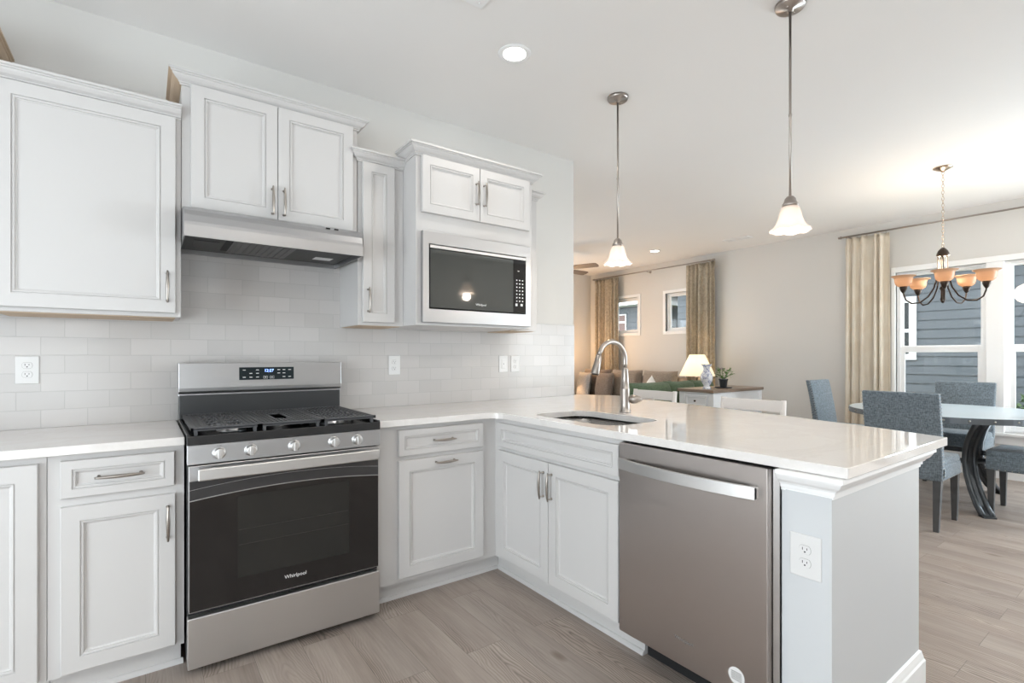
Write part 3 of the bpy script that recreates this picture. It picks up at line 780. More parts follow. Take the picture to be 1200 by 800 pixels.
lettering('logo_lettering', 'Whirlpool', .019, FX(1.4338, -1.855, .203), 'grey_mark', d)
s = MB(); s.xf = front_x(1.4342, -2.055, .178)
s.lathe([(.0, 0), (.028, 0), (.028, -.0006), (0, -.0006)], (0, 0, 0), 24, False, True, 'y')
st = s.build('energy_sticker', 'white_mark', d)
s = MB(); s.xf = front_x(1.4334, -2.055, .178)
for zz in (.012, .006, 0, -.006, -.012): s.box(-.018, .018, -.0004, .0001, zz - .001, zz + .0012)
s.build('sticker_print', 'grey_mark', st)

# ------------------------------------------------------------------ peninsula end wall and half wall
r = thing('peninsula_end_wall', 'painted end wall of the peninsula with crown under the countertop', 'end panel', (1.85, -2.26, 0))
rbox(1.462, 2.199, -2.329, -2.186, 0, .878).build('end_panel', 'half_wall', r, .002)
rbox(1.457, 1.462, -2.329, -2.200, 0, .815).build('pillar_face', 'half_wall', r)
PROF = [(0, .812), (.004, .812), (.004, .820), (.009, .822), (.009, .832), (.014, .834), (.016, .839), (.027, .848), (.034, .860), (.036, .866), (.041, .867), (.041, .879), (0, .879)]
MB().sweep([(1.462, -2.186), (1.462, -2.329), (2.199, -2.329), (2.199, -2.19)], PROF).build('cap_molding', 'trim', r)
MB().sweep([(1.462, -2.186), (1.462, -2.329), (2.199, -2.329), (2.199, -2.19)], BASE).build('baseboard', 'trim', r)
rbox(2.075, 2.199, -2.184, -.002, 0, .878).build('peninsula_half_wall_panel', 'half_wall', r)
MB().sweep([(2.199, -2.19), (2.199, -.002)], BASE).build('baseboard', 'trim', r)

# ------------------------------------------------------------------ counters, sink, faucet
CT0, CT1 = .8805, .912
o = rbox(-1.5, -.004, -.652, -.010, CT0, CT1).build('countertop', 'quartz', None, .003); tag(o, 'white quartz countertop run ending at the range under the big wall cabinet', 'countertop')
def arc(cx, cy, rr, a0, a1, n=8): return [(cx + rr * math.cos(R(a0 + (a1 - a0) * i / n)), cy + rr * math.sin(R(a0 + (a1 - a0) * i / n))) for i in range(n + 1)]
outer = [(.761, -.010), (.761, -.652)] + arc(1.442 - .075, -.652 - .075, .075, 90, 0) + [(1.442, -2.367), (1.4445, -2.373), (1.45, -2.3755)]
outer += [(2.353, -2.3755)]
edge = [(2.353, -2.372), (2.45, -2.10), (2.555, -1.72), (2.655, -1.30), (2.755, -.85), (2.84, -.45), (2.89, -.235), (2.872, -.19), (2.70, .045), (2.633, .05)]
outer += edge[1:] + [(2.633, -.010)]
hole = rrect(1.535, 1.905, -1.415, -.835, .09, 7)
o = MB().plate(outer, [hole], CT0, CT1).build('countertop', 'quartz', None, .003)
tag(o, 'L-shaped white quartz countertop of the peninsula with the undermount sink', 'countertop')
r = thing('sink', 'undermount stainless steel single bowl sink in the peninsula countertop', 'sink', (1.72, -1.125, .69))
b = MB(); n = 8; lev = [(-.0, CT0 - .0005), (.004, .80), (.010, .735), (.03, .712), (.07, .706)]
loops = [rrect(1.529 + i, 1.911 - i, -1.421 + i, -.829 - i, max(.02, .095 - i * .3), n) for i, z in lev]
vs_ = []
for (i, z), lp in zip(lev, loops): vs_ += [(x, y, z) for x, y in lp]
m_ = len(loops[0]); fs_ = []
for k in range(len(lev) - 1):
    for i in range(m_): j = (i + 1) % m_; fs_.append((k * m_ + i, k * m_ + j, (k + 1) * m_ + j, (k + 1) * m_ + i))
fs_.append(tuple((len(lev) - 1) * m_ + i for i in range(m_)))
b.add(vs_, fs_, True); b.build('basin', 'steel_sink', r, solid=.002)
q = MB(); q.lathe([(.0, 0), (.032, 0), (.043, .003), (.043, .0)], (1.74, -1.125, .708), 24); q.build('drain', 'chrome', r)
fx, fy = 2.020, -1.066
r = thing('faucet', 'brushed nickel gooseneck pull-down faucet behind the sink', 'faucet', (fx, fy, CT1))
b = MB(); b.lathe([(.032, 0), (.032, .004), (.027, .010), (.025, .05), (.026, .12), (.0265, .125), (.0265, .132), (.024, .136), (.020, .19), (.016, .24), (.0135, .25)], (fx, fy, CT1), 24)
b.build('base_column', 'nickel', r)
path = [(fx, fy, CT1 + .245)]
for i in range(15):
    a = R(0 + 165 * i / 14); path.append((fx - .103 + .103 * math.cos(a), fy, CT1 + .290 + .098 * math.sin(a)))
path.insert(1, (fx, fy, CT1 + .268))
b = MB(); b.tube(path, .0130, 12); b.build('gooseneck', 'nickel', r)
e = Vector(path[-1]); dr = Vector((-.30, 0, -1)).normalized()
b = MB(); b.tube([e, e + dr * .010, e + dr * .012, e + dr * .055, e + dr * .10, e + dr * .105], [.0145, .0150, .0165, .0185, .0235, .022], 16); sp = b.build('spray_head', 'nickel', r)
b = MB(); b.tube([e + dr * .1045, e + dr * .1065], [.019, .018], 16); b.build('spray_face', 'matteblack', sp)
hz = CT1 + .072
b = MB(); dv = Vector((math.cos(-.65), math.sin(-.65), 0)); p0 = Vector((fx, fy, hz))
b.tube([p0 + dv * .02, p0 + dv * .032, p0 + dv * .034, p0 + dv * .062, p0 + dv * .070, p0 + dv * .084, p0 + dv * .092], [.018, .019, .024, .024, .020, .014, .009], 16); hb = b.build('handle_hub', 'nickel', r)
b = MB(); b.tube([p0 + dv * .088, p0 + dv * .12 + Vector((0, 0, .001)), p0 + dv * .16 + Vector((0, 0, -.002))], [.0042, .0045, .005], 8); b.build('lever', 'nickel', r)

# ------------------------------------------------------------------ outlets
def outlet(label, x, z, xf, w_=.075, h_=.118, kind='duplex', root_loc=(0, 0, 0)):
    r = thing('wall_outlet' if kind == 'duplex' else 'wall_switch', label, 'outlet' if kind == 'duplex' else 'switch', root_loc)
    b = MB(); b.xf = xf; b.box(-w_ / 2, w_ / 2, -.006, 0, -h_ / 2, h_ / 2); b.build('cover_plate', 'plate', r, .003)
    if kind == 'duplex':
        for s in (-1, 1):
            q = MB(); q.xf = xf
            pts = [(.0165 * math.cos(a), s * .0195 + max(-.0125, min(.0125, .0165 * math.sin(a)))) for a in [2 * PI * i / 24 for i in range(24)]]
            q.prism(pts, -.0075, -.005, 'y'); rc = q.build('receptacle', 'plate', r)
            ring = MB(); ring.xf = xf; ring.tube([(x_, -.0062, z_) for x_, z_ in pts], .0006, 4, True); ring.build('receptacle_outline', 'grey_mark', rc)
            q = MB(); q.xf = xf; cz_ = s * .0195
            q.box(-.0075, -.0055, -.0079, -.0072, cz_ - .001, cz_ + .007); q.box(.005, .007, -.0079, -.0072, cz_ - .000, cz_ + .006)
            q.lathe([(.0, 0), (.0026, 0), (.0026, -.0006), (0, -.0006)], (0, -.0073, cz_ - .006), 8, False, True, 'y')
            q.build('slots', 'slot', rc)
    else:
        q = MB(); q.xf = xf; q.box(-.0165, .0165, -.009, -.005, -.033, .033); sw = q.build('rocker', 'plate', r, .002)
        q = MB(); q.xf = xf; q.box(-.0015, .0015, -.0098, -.0088, -.004, .004); q.build('rocker_mark', 'slot', sw)
    return r
TY = -.008
outlet('white duplex outlet on the tile under the big single-door wall cabinet', 0, 0, front_y(-.532, TY, 1.163), root_loc=(-.532, TY, 1.163))
outlet('white duplex outlet on the tile just past the range', 0, 0, front_y(1.117, TY, 1.167), root_loc=(1.117, TY, 1.167))
outlet('white switch plate on the tile beneath the microwave housing', 0, 0, front_y(1.937, TY, 1.167), kind='switch', root_loc=(1.937, TY, 1.167))
outlet('white duplex outlet on the tile beside the switch plate', 0, 0, front_y(2.042, TY, 1.167), root_loc=(2.042, TY, 1.167))
outlet('oversized white duplex outlet on the peninsula end pillar', 0, 0, front_x(1.457, -2.259, .630), .088, .128, root_loc=(1.457, -2.259, .630))

# ------------------------------------------------------------------ pendants, ceiling lights, vents
def pendant(x, y, label):
    r = thing('pendant_light', label, 'pendant light', (x, y, CEIL), 'pendant lights over the peninsula')
    b = MB(); b.lathe([(.062, 0), (.062, -.010), (.056, -.020), (.012, -.024), (.012, -.034), (0, -.034)], (x, y, CEIL), 32); c_ = b.build('canopy', 'nickel', r)
    b = MB()
    for s in (-1, 1): b.lathe([(.005, 0), (.005, -.003), (0, -.004)], (x + s * .03, y, CEIL - .021), 8)
    b.build('canopy_screw', 'nickel', c_)
    b = MB(); b.tube([(x, y, CEIL - .03), (x, y, 2.28), (x, y, 1.92)], .0055, 10); rd = b.build('rod', 'nickel', r)
    b = MB(); b.lathe([(.0065, -.006), (.0075, 0), (.0065, .006)], (x, y, 2.28), 10); b.build('rod_coupling', 'nickel', rd)
    b = MB(); b.lathe([(.008, .047), (.014, .044), (.022, .034), (.026, .020), (.032, .012), (.034, 0), (.030, 0)], (x, y, 1.878), 24, cap=False); b.build('socket_cap', 'nickel', r)
    b = MB(); pr_ = [(.030, .108), (.036, .098), (.042, .078), (.047, .055), (.056, .032), (.070, .012), (.083, .002)]
    seg = 40; vs_ = []; fs_ = []
    for i in range(seg):
        a = 2 * PI * i / seg
        for k, (rr, z) in enumerate(pr_):
            w_ = (k / 6) ** 4 * .0035 * math.cos(a * 8); vs_.append((x + rr * math.cos(a), y + rr * math.sin(a), 1.77 + z + w_))
    for i in range(seg):
        for k in range(6): fs_.append((i * 7 + k, ((i + 1) % seg) * 7 + k, ((i + 1) % seg) * 7 + k + 1, i * 7 + k + 1))
    b.add(vs_, fs_, True); b.build('glass_shade', 'alabaster', r, solid=.003)
    b = MB(); b.lathe([(0, -.034), (.016, -.030), (.025, -.016), (.027, 0), (.022, .022), (.013, .045), (.012, .06)], (x, y, 1.80), 16); b.build('bulb', 'bulb', r)
    l = bpy.data.lights.new('pendant_lamp', 'POINT'); l.energy = 2.2; l.color = (1, .86, .7); l.shadow_soft_size = .03
    lo = bpy.data.objects.new('pendant_lamp', l); col.objects.link(lo); lo.location = (0, 0, 1.745 - CEIL); lo.parent = r
    return r
pendant(2.156, -.89, 'pendant light with frilled glass shade hanging over the sink end of the peninsula')
pendant(2.165, -1.882, 'pendant light with frilled glass shade hanging over the outer end of the peninsula')

def downlight(x, y, label, power=14, group='recessed ceiling lights', warm=(1, .94, .86)):
    r = thing('recessed_light', label, 'recessed light', (x, y, CEIL), group)
    b = MB(); b.lathe([(.058, -.003), (.066, -.006), (.082, -.005), (.086, 0), (.058, 0)], (x, y, CEIL), 40); b.build('trim_ring', 'trim', r)
    b = MB(); b.lathe([(0, -.0035), (.058, -.0035), (.058, -.001), (0, -.001)], (x, y, CEIL), 40); b.build('light_disc', 'led', r)
    l = bpy.data.lights.new('downlight_lamp', 'AREA'); l.shape = 'DISK'; l.size = .11; l.energy = power; l.color = warm
    lo = bpy.data.objects.new('downlight_lamp', l); col.objects.link(lo); lo.location = (0, 0, -.008); lo.parent = r
downlight(1.40, -.878, 'lit round recessed light in the ceiling above the corner of the kitchen counter', 2)
downlight(5.93, 1.81, 'lit round recessed light in the living room ceiling near the curtain rod', 1.5)
for x, y, pw, lb in ((-.9, -3.8, .8, 'added recessed fill light behind the camera by the added glass door'), (.7, -3.7, 6.5, 'added recessed fill light behind the camera in the middle of the kitchen'),
                     (2.3, -3.9, 5, 'added recessed fill light near the south wall past the peninsula end'), (3.9, -3.9, 7, 'added recessed fill light near the south wall before the dining table'),
                     (5.4, -3.9, 5, 'added recessed fill light near the added patio door'), (3.05, 1.5, 1.5, 'added recessed fill light hidden behind the kitchen wall corner'),
                     (3.9, 3.0, 1, 'added recessed fill light in the living room beside the ceiling fan')):
    downlight(x, y, lb, pw, group='added fill lights out of view')  # lamps added out of view as fill, bouncing off the floor

def vent(x0, x1, y0, y1, label, along='x'):
    r = thing('ceiling_vent', label, 'ceiling vent', ((x0 + x1) / 2, (y0 + y1) / 2, CEIL))
    b = MB(); b.plate([(x0, y0), (x1, y0), (x1, y1), (x0, y1)], [[(x0 + .02, y0 + .02), (x1 - .02, y0 + .02), (x1 - .02, y1 - .02), (x0 + .02, y1 - .02)]], CEIL - .008, CEIL - .0005); b.build('frame', 'trim', r)
    b = MB(); n = int((y1 - y0 - .04) / .016) if along == 'x' else int((x1 - x0 - .04) / .016)
    for i in range(n):
        if along == 'x': q = y0 + .02 + (y1 - y0 - .04) * (i + .5) / n; b.box(x0 + .02, x1 - .02, q - .006, q + .003, CEIL - .006, CEIL - .003)
        else: q = x0 + .02 + (x1 - x0 - .04) * (i + .5) / n; b.box(q - .006, q + .003, y0 + .02, y1 - .02, CEIL - .006, CEIL - .003)
    b.build('louvers', 'trim', r)
    rbox(x0 + .02, x1 - .02, y0 + .02, y1 - .02, CEIL - .002, CEIL - .0005).build('duct_opening', 'slot', r)
vent(6.12, 6.26, .50, .85, 'white ceiling register near the exterior wall between the two rod ends', 'y')
r = thing('ceiling_access_plate', 'small white square plate on the kitchen ceiling before the recessed light', 'ceiling plate', (.98, -1.16, CEIL))
rbox(.87, 1.078, -1.27, -1.068, CEIL - .010, CEIL - .0005).build('plate', 'trim', r, .003)
for x, y in ((.90, -1.24), (1.05, -1.095)): MB().lathe([(.004, 0), (.004, -.002), (0, -.003)], (x, y, CEIL - .010), 8).build('screw', 'trim', r)

# ------------------------------------------------------------------ chandelier
cx_, cy_ = 5.155, -1.689
r = thing('chandelier', 'five-arm bronze chandelier with amber glass bowls above the dining table', 'chandelier', (cx_, cy_, CEIL))
b = MB(); b.lathe([(.065, 0), (.065, -.006), (.045, -.018), (.02, -.030), (.006, -.040), (0, -.040)], (cx_, cy_, CEIL), 28); b.build('canopy', 'brass', r)
b = MB(); zc = CEIL - .036; k = 0
while zc > 2.16:
    pts = []
    for i in range(12):
        a = 2 * PI * i / 12; u, v_ = .008 * math.cos(a), .016 * math.sin(a)
        pts.append((cx_ + (u if k % 2 else 0), cy_ + (0 if k % 2 else u), zc - .013 + v_))
    b.tube(pts, .0018, 6, True); zc -= .0262; k += 1
b.build('chain', 'brass', r)
b = MB(); b.tube([(cx_ + .022 * math.cos(2 * PI * i / 20), cy_, 2.128 + .022 * math.sin(2 * PI * i / 20)) for i in range(20)], .0035, 8, True); b.build('hanging_ring', 'brass', r)
b = MB(); b.lathe([(0, 2.112), (.012, 2.108), (.032, 2.085), (.040, 2.062), (.044, 2.045), (.036, 2.040), (.006, 2.04), (.006, 1.80), (.018, 1.79), (.024, 1.775), (.014, 1.76), (.014, 1.70), (.020, 1.69), (.010, 1.66), (0, 1.655)], (cx_, cy_, 0), 24); b.build('centre_column', 'bronze', r)
b = MB()
for i in range(5):
    a = R(36 + 72 * i); b.tube([(cx_ + .032 * math.cos(a), cy_ + .032 * math.sin(a), z) for z in (2.05, 1.98, 1.90, 1.80)], [.004, .005, .004, .003], 8)
b.build('cage_rods', 'brass', r)
for i in range(5):
    a0 = math.atan2(-2.9569 - cy_, -.1277 - cx_) + R(2 + 72 * i); ca, sa = math.cos(a0), math.sin(a0)
    pts = []
    ctl = [(.034, 1.93), (.040, 1.86), (.060, 1.78), (.10, 1.71), (.155, 1.665), (.21, 1.66), (.25, 1.69), (.265, 1.735), (.268, 1.765)]
    for rr, z in ctl: pts.append((cx_ + rr * ca, cy_ + rr * sa, z))
    b = MB(); b.tube(pts, .0062, 8); am = b.build('arm', 'bronze', r, sub=0)
    px, py = cx_ + .268 * ca, cy_ + .268 * sa
    b = MB(); b.lathe([(.0, -.018), (.008, -.016), (.018, .0), (.026, .022), (.028, .038), (.020, .042), (0, .042)], (px, py, 1.765), 20); b.build('cup', 'bronze', r)
    b = MB(); b.lathe([(.022, .0), (.036, .004), (.052, .018), (.058, .040), (.060, .062), (.066, .078), (.082, .086), (.086, .089)], (px, py, 1.803), 32, cap=False); b.build('glass_bowl', 'amber', r, solid=.003)
    b = MB(); b.lathe([(.010, 0), (.012, .01), (.020, .032), (.020, .045), (.012, .058), (0, .062)], (px, py, 1.807), 14); b.build('bulb', 'bulb_hot', r)
l = bpy.data.lights.new('chandelier_lamp', 'POINT'); l.energy = 8; l.color = (1, .82, .62); l.shadow_soft_size = .12
lo = bpy.data.objects.new('chandelier_lamp', l); col.objects.link(lo); lo.location = (0, 0, 2.0 - CEIL); lo.parent = r
lo.location = (.12, .0, 1.98 - CEIL)

# ------------------------------------------------------------------ ceiling fan
fx_, fy_ = 4.75, 2.65
r = thing('ceiling_fan', 'brown-bladed ceiling fan peeking past the kitchen wall corner', 'ceiling fan', (fx_, fy_, CEIL))
b = MB(); b.lathe([(.07, 0), (.07, -.02), (.03, -.05), (.014, -.055), (.014, -.16), (.09, -.17), (.12, -.20), (.12, -.28), (.08, -.31), (0, -.31)], (fx_, fy_, CEIL), 24); b.build('motor_housing', 'nickel', r)
for i in range(5):
    a = R(4 + 72 * i); q = MB(); q.xf = Matrix.Translation((fx_, fy_, 2.50)) @ Matrix.Rotation(a, 4, 'Z') @ Matrix.Rotation(R(-13), 4, 'X')
    q.prism([(.16, -.05), (.40, -.066), (.62, -.068), (.645, -.055), (.655, 0), (.645, .055), (.62, .068), (.40, .066), (.16, .05)], -.004, .004, 'z'); q.build('blade', 'fanwood', r)
b = MB(); b.lathe([(.07, -.31), (.12, -.32), (.11, -.38), (.06, -.41), (0, -.415)], (fx_, fy_, CEIL), 24); b.build('light_bowl', 'alabaster', r)

# ------------------------------------------------------------------ curtains and rods
def curtain(name, label, y0, y1, m, pleats, z1=2.63, z0=.02, x=6.70, amp=.032):
    r = thing(name, label, 'curtain', (x, (y0 + y1) / 2, z0))
    b = MB(); nc = pleats * 12; rows = [0, .12, .3, .5, .7, .86, .94, .965, .98, 1.0]; vs_ = []; fs_ = []
    rnd = random.Random(pleats * 7 + int(y1 * 10)); ph = [rnd.uniform(-.5, .5) for _ in range(pleats + 1)]
    for t in rows:
        z = z0 + (z1 - z0) * t
        for i in range(nc + 1):
            u = i / nc; k = u * pleats; p_ = ph[int(min(k, pleats - 1))]
            kk = k + .22 * math.sin(2 * PI * (u * 1.7 + p_ * 0 + y1)) + .12 * math.sin(2 * PI * (u * 3.1 + y0))
            a = amp * math.sin(2 * PI * kk) * (1 + .35 * math.sin(9 * u + y1 * 5)) + amp * .35 * math.sin(4 * PI * kk + y1) * (1 - t)
            a = (abs(a / amp) ** .8) * amp * (1 if a > 0 else -1)
            if .93 < t < .97: a *= .55
            squeeze = 1 - .05 * t
            yy = (y0 + y1) / 2 + (u - .5) * (y1 - y0) * squeeze + .010 * math.sin(2 * PI * k * 2 + p_) * (1 - t)
            vs_.append((x + a, yy, z))
    W_ = nc + 1
    for k in range(len(rows) - 1):
        for i in range(nc): fs_.append((k * W_ + i, k * W_ + i + 1, (k + 1) * W_ + i + 1, (k + 1) * W_ + i))
    b.add(vs_, fs_, True); b.build('panel', m, r, solid=.002, fix=False)
    b = MB()
    for i in range(pleats):
        yy = y0 + (y1 - y0) * (i + .5) / pleats
        b.tube([(x + .016 * math.cos(2 * PI * j / 12), yy, z1 + .012 + .016 * math.sin(2 * PI * j / 12)) for j in range(12)], .002, 5, True)
    b.build('rings', 'nickel', r)
def rod(label, y0, y1, z):
    r = thing('curtain_rod', label, 'curtain rod', (6.70, (y0 + y1) / 2, z))
    b = MB(); b.tube([(6.70, y0, z), (6.70, y1, z)], .0095, 10); b.build('rod', 'nickel', r)
    for yy, s in ((y0, -1), (y1, 1)):
        q = MB(); q.lathe([(.010, 0), (.016, .004), (.018, .014), (.012, .026), (.016, .034), (0, .044)], (0, 0, 0), 14)
        q2 = MB(); q2.xf = Matrix.Translation((6.70, yy, z)) @ Matrix.Rotation(-s * PI / 2, 4, 'X'); q2.add(q.v, q.f, True); q2.build('finial', 'nickel', r)
    for yy in (y0 + .05, (y0 + y1) / 2, y1 - .05):
        q = MB(); q.tube([(6.799, yy, z - .012), (6.74, yy, z - .014), (6.70, yy, z - .012)], .006, 8); q.lathe([(.022, 0), (.022, .006)], (6.793, yy, z - .012), 14, axis='x'); q.build('bracket', 'nickel', r)
rod('long metal curtain rod above the two small living room windows', 1.36, 3.80, 2.655)
rod('long metal curtain rod above the dining room windows', -4.55, -.36, 2.655)
curtain('curtain', 'beige patterned drape in the living room corner beyond the small windows', 3.20, 3.80, 'drape', 6)
curtain('curtain', 'beige patterned drape between a small window and the plain wall, behind the lamp', 1.31, 1.83, 'drape', 6)
curtain('curtain', 'cream drape beside the tall dining room windows', -.86, -.38, 'drape_light', 5)
curtain('curtain', 'cream drape at the far end of the dining windows, beyond the table', -4.55, -4.05, 'drape_light', 5)

# ------------------------------------------------------------------ dining table
tx, ty = 5.50, -1.63
r = thing('dining_table', 'round zinc-topped dining table with a riveted band and curved steel legs', 'table', (tx, ty, 0))
b = MB(); b.lathe([(0, .735), (.695, .735), (.70, .74), (.70, .757), (.697, .76), (0, .76)], (tx, ty, 0), 72, smooth=False); b.build('table_top', 'zinc', r)
b = MB(); b.lathe([(.701, .712), (.705, .712), (.705, .757), (.701, .757)], (tx, ty, 0), 72, smooth=False, cap=False); band = b.build('metal_band', 'zincband', r)
b = MB()
for i in range(30):
    a = 2 * PI * i / 30; px, py = tx + .705 * math.cos(a), ty + .705 * math.sin(a)
    q = MB(); q.lathe([(.0085, 0), (.006, .004), (0, .006)], (0, 0, 0), 8); b.xf = Matrix.Translation((px, py, .735)) @ Matrix.Rotation(a, 4, 'Z') @ Matrix.Rotation(PI / 2, 4, 'Y'); b.add(q.v, q.f, True)
b.xf = None; b.build('rivets', 'nail', band)
b = MB(); b.lathe([(.30, .705), (.56, .705), (.56, .735), (.30, .735)], (tx, ty, 0), 40, smooth=False, cap=False); b.build('sub_frame', 'gun', r)
for a in (217, 337, 97):
    ca, sa = math.cos(R(a)), math.sin(R(a)); pts = []
    for rr, z in ((.53, .715), (.47, .66), (.40, .57), (.355, .47), (.345, .38), (.37, .28), (.43, .17), (.51, .07), (.585, .012)):
        pts.append((rr, z))
    b = MB(); b.xf = Matrix.Translation((tx, ty, 0)) @ Matrix.Rotation(R(a), 4, 'Z')
    for off in (-.030, .030):
        b.tube([(rr, off, z) for rr, z in pts], .021, 8)
    b.prism([(p[0] + .008, p[1]) for p in pts] + [(p[0] - .008, p[1]) for p in pts[::-1]], -.03, .03, 'y')
    b.box(.55, .625, -.04, .04, 0, .012)
    b.build('curved_leg', 'gun', r)
b = MB(); b.lathe([(.325, .36), (.345, .36), (.345, .40), (.325, .40)], (tx, ty, 0), 40, cap=False); b.build('ring_brace', 'gun', r)

# ------------------------------------------------------------------ dining chairs
def make_chair(label):
    r = thing('dining_chair', label, 'chair', (0, 0, 0), 'dining chairs around the table')
    W_ = .23
    b = MB(); b.box(-W_, W_, -.235, .225, .345, .455); b.build('seat_frame', 'linen', r, .018, 3)
    b = MB(); b.box(-W_ + .004, W_ - .004, -.19, .228, .435, .498); b.build('seat', 'linen', r, .028, 4)
    # curved back: side profile swept across the width
    n = 12; f_ = []; k_ = []
    for i in range(n + 1):
        t = i / n; z = .36 + .605 * t; y = -.175 - .095 * t ** 1.5; f_.append((y, z)); k_.append((y - .062 + .012 * t, z - .004 * 0))
    prof = f_ + k_[::-1]
    b = MB(); b.prism(prof, -W_, W_, 'x'); b.build('backrest', 'linen', r, .012, 3)
    q = MB()
    for s in (-1, 1):
        for i in range(n * 2 + 1):
            t = i / (n * 2); z = .36 + .60 * t; y = -.175 - .095 * t ** 1.5
            for yy in (y - .010, y - .046):
                q.lathe([(.0045, 0), (.003, .002), (0, .003)] if s > 0 else [(.0045, 0), (.003, -.002), (0, -.003)], (s * W_, yy, z), 6, axis='x')
        for i in range(13): q.lathe([(.0045, 0), (0, .003 * s)], (s * W_, -.22 + .44 * i / 12, .356), 6, axis='x')
    for i in range(13): q.lathe([(.0045, 0), (0, .003)], (-.22 + .44 * i / 12, .225, .356), 6, axis='y')
    q.build('nailhead_trim', 'nail', r)
    def leg(x, y, dy):
        b = MB(); t0, t1 = .024, .016; vs_ = []
        for z, h, o_ in ((.35, t0, 0), (0, t1, dy)):
            vs_ += [(x - h, y - h + o_, z), (x + h, y - h + o_, z), (x + h, y + h + o_, z), (x - h, y + h + o_, z)]
        b.add(vs_, [(0, 1, 2, 3), (7, 6, 5, 4), (0, 4, 5, 1), (1, 5, 6, 2), (2, 6, 7, 3), (3, 7, 4, 0)]); b.build('leg', 'chairleg', r, .003)
    for x in (-.198, .198): leg(x, .195, 0); leg(x, -.208, -.035)
    return r
ch = make_chair('grey linen dining chair nearest the peninsula, its back turned to the kitchen')
spots = [(4.565, -1.655, -90, None), (6.26, -1.53, 90, 'grey linen dining chair on the window side of the table, facing the kitchen'),
         (5.835, -.745, 180, 'linen dining chair in front of the cream drape, its blue-grey back seen from the side'),
         (5.36, -2.175, 0, 'grey linen dining chair cut by the frame edge, only seat and legs showing')]
ch2 = [ch] + [copy_tree(ch) for _ in spots[1:]]
for o, (x, y, a, lb) in zip(ch2, spots):
    o.location = (x, y, 0); o.rotation_euler = (0, 0, R(a))
    if lb: o['label'] = lb

# ------------------------------------------------------------------ white counter stools
def make_stool(label):
    r = thing('counter_stool', label, 'stool', (0, 0, 0), 'white counter stools behind the peninsula')
    for s in (-1, 1):
        b = MB(); b.tube([(s * .20, -.17, 0), (s * .20, -.18, .60), (s * .20, -.20, .80), (s * .20, -.215, .940)], [.018, .019, .018, .016], 8, flat=(1.1, 1)); b.build('back_post', 'whitewash', r)
        b = MB(); b.box(s * .20 - .018, s * .20 + .018, .15, .186, 0, .60); b.build('leg', 'whitewash', r, .004)
        b = MB(); b.box(s * .20 - .012, s * .20 + .012, -.16, .16, .22, .25); b.build('side_stretcher', 'whitewash', r, .003)
    b = MB(); b.box(-.22, .22, -.19, .20, .60, .635); b.build('seat', 'whitewash', r, .010, 3)
    for z0_, z1_ in ((.862, .935), (.73, .79)):
        pts = [(x_, -.212 - .02 * (1 - (x_ / .2) ** 2)) for x_ in [-.2 + .04 * i for i in range(11)]]
        b = MB(); b.prism(pts + [(x_, y_ + .02) for x_, y_ in pts[::-1]], z0_, z1_, 'z'); b.build('back_rail', 'whitewash', r, .003)
    b = MB(); b.box(-.2, .2, .155, .18, .18, .21); b.build('foot_rail', 'whitewash', r, .003)
    return r
st_ = make_stool('whitewashed counter stool behind the faucet, only its top rail above the countertop')
st_.location = (3.09, -.255, 0); st_.rotation_euler = (0, 0, R(90))
s2 = copy_tree(st_); s2['label'] = 'whitewashed counter stool at the middle of the curved countertop edge, before the white console'
s2.location = (2.93, -1.19, 0); s2.rotation_euler = (0, 0, R(93))

# ------------------------------------------------------------------ white console with vase and plant
r = thing('console_cabinet', 'white console cabinet with a brown wood top behind the green sofa', 'cabinet', (5.55, .46, 0))
b = MB(); b.box(5.05, 6.08, .31, .74, .10, .80); b.build('cabinet_body', 'console_white', r, .002)
rbox(5.02, 6.11, .285, .765, .805, .84).build('wood_top', 'walnut', r, .006)
rbox(5.04, 6.09, .30, .75, .79, .806).build('top_molding', 'console_white', r, .003)
for x, y in ((5.075, .335), (6.055, .335), (5.075, .715), (6.055, .715)): MB().box(x - .035, x + .035, y - .035, y + .035, 0, .80).build('corner_post', 'console_white', r, .004)
for z0_, z1_ in ((.64, .77), (.46, .61)):
    d = panel_door(.29, z1_ - z0_, .018, front_x(5.036, .67, z0_), .014, .6).build('drawer', 'console_white', r)
    MB().lathe([(.005, 0), (.005, -.012), (.012, -.018), (.010, -.026), (0, -.028)], (5.036, .525, (z0_ + z1_) / 2), 12, axis='x').build('knob', 'bronze', d)
r = thing('vase', 'tall blue and white porcelain vase with a flared rim on the console', 'vase', (5.17, .47, .84))
MB().lathe([(.048, 0), (.052, .006), (.040, .022), (.030, .036), (.045, .06), (.064, .10), (.070, .135), (.062, .17), (.042, .205), (.036, .23), (.044, .262), (.062, .288), (.058, .288), (.040, .262), (.032, .23), (0, .22)], (5.17, .47, .84), 32).build('vase_body', 'porcelain', r)
r = thing('potted_plant', 'small leafy plant in a dark pot on the console beside the vase', 'plant', (5.50, .46, .84))
P0 = Vector((5.50, .46, .84))
MB().lathe([(0, 0), (.085, 0), (.10, .008), (.098, .012), (0, .008)], tuple(P0), 28).build('saucer', 'pot', r)
MB().lathe([(0, .0), (.038, .0), (.050, .085), (.054, .086), (.054, .10), (.047, .10), (.046, .088), (0, .088)], tuple(P0 + Vector((0, 0, .010))), 24).build('pot', 'pot', r)
MB().lathe([(0, .092), (.046, .092), (.046, .096), (0, .098)], tuple(P0 + Vector((0, 0, .004))), 16).build('soil', 'soil', r)
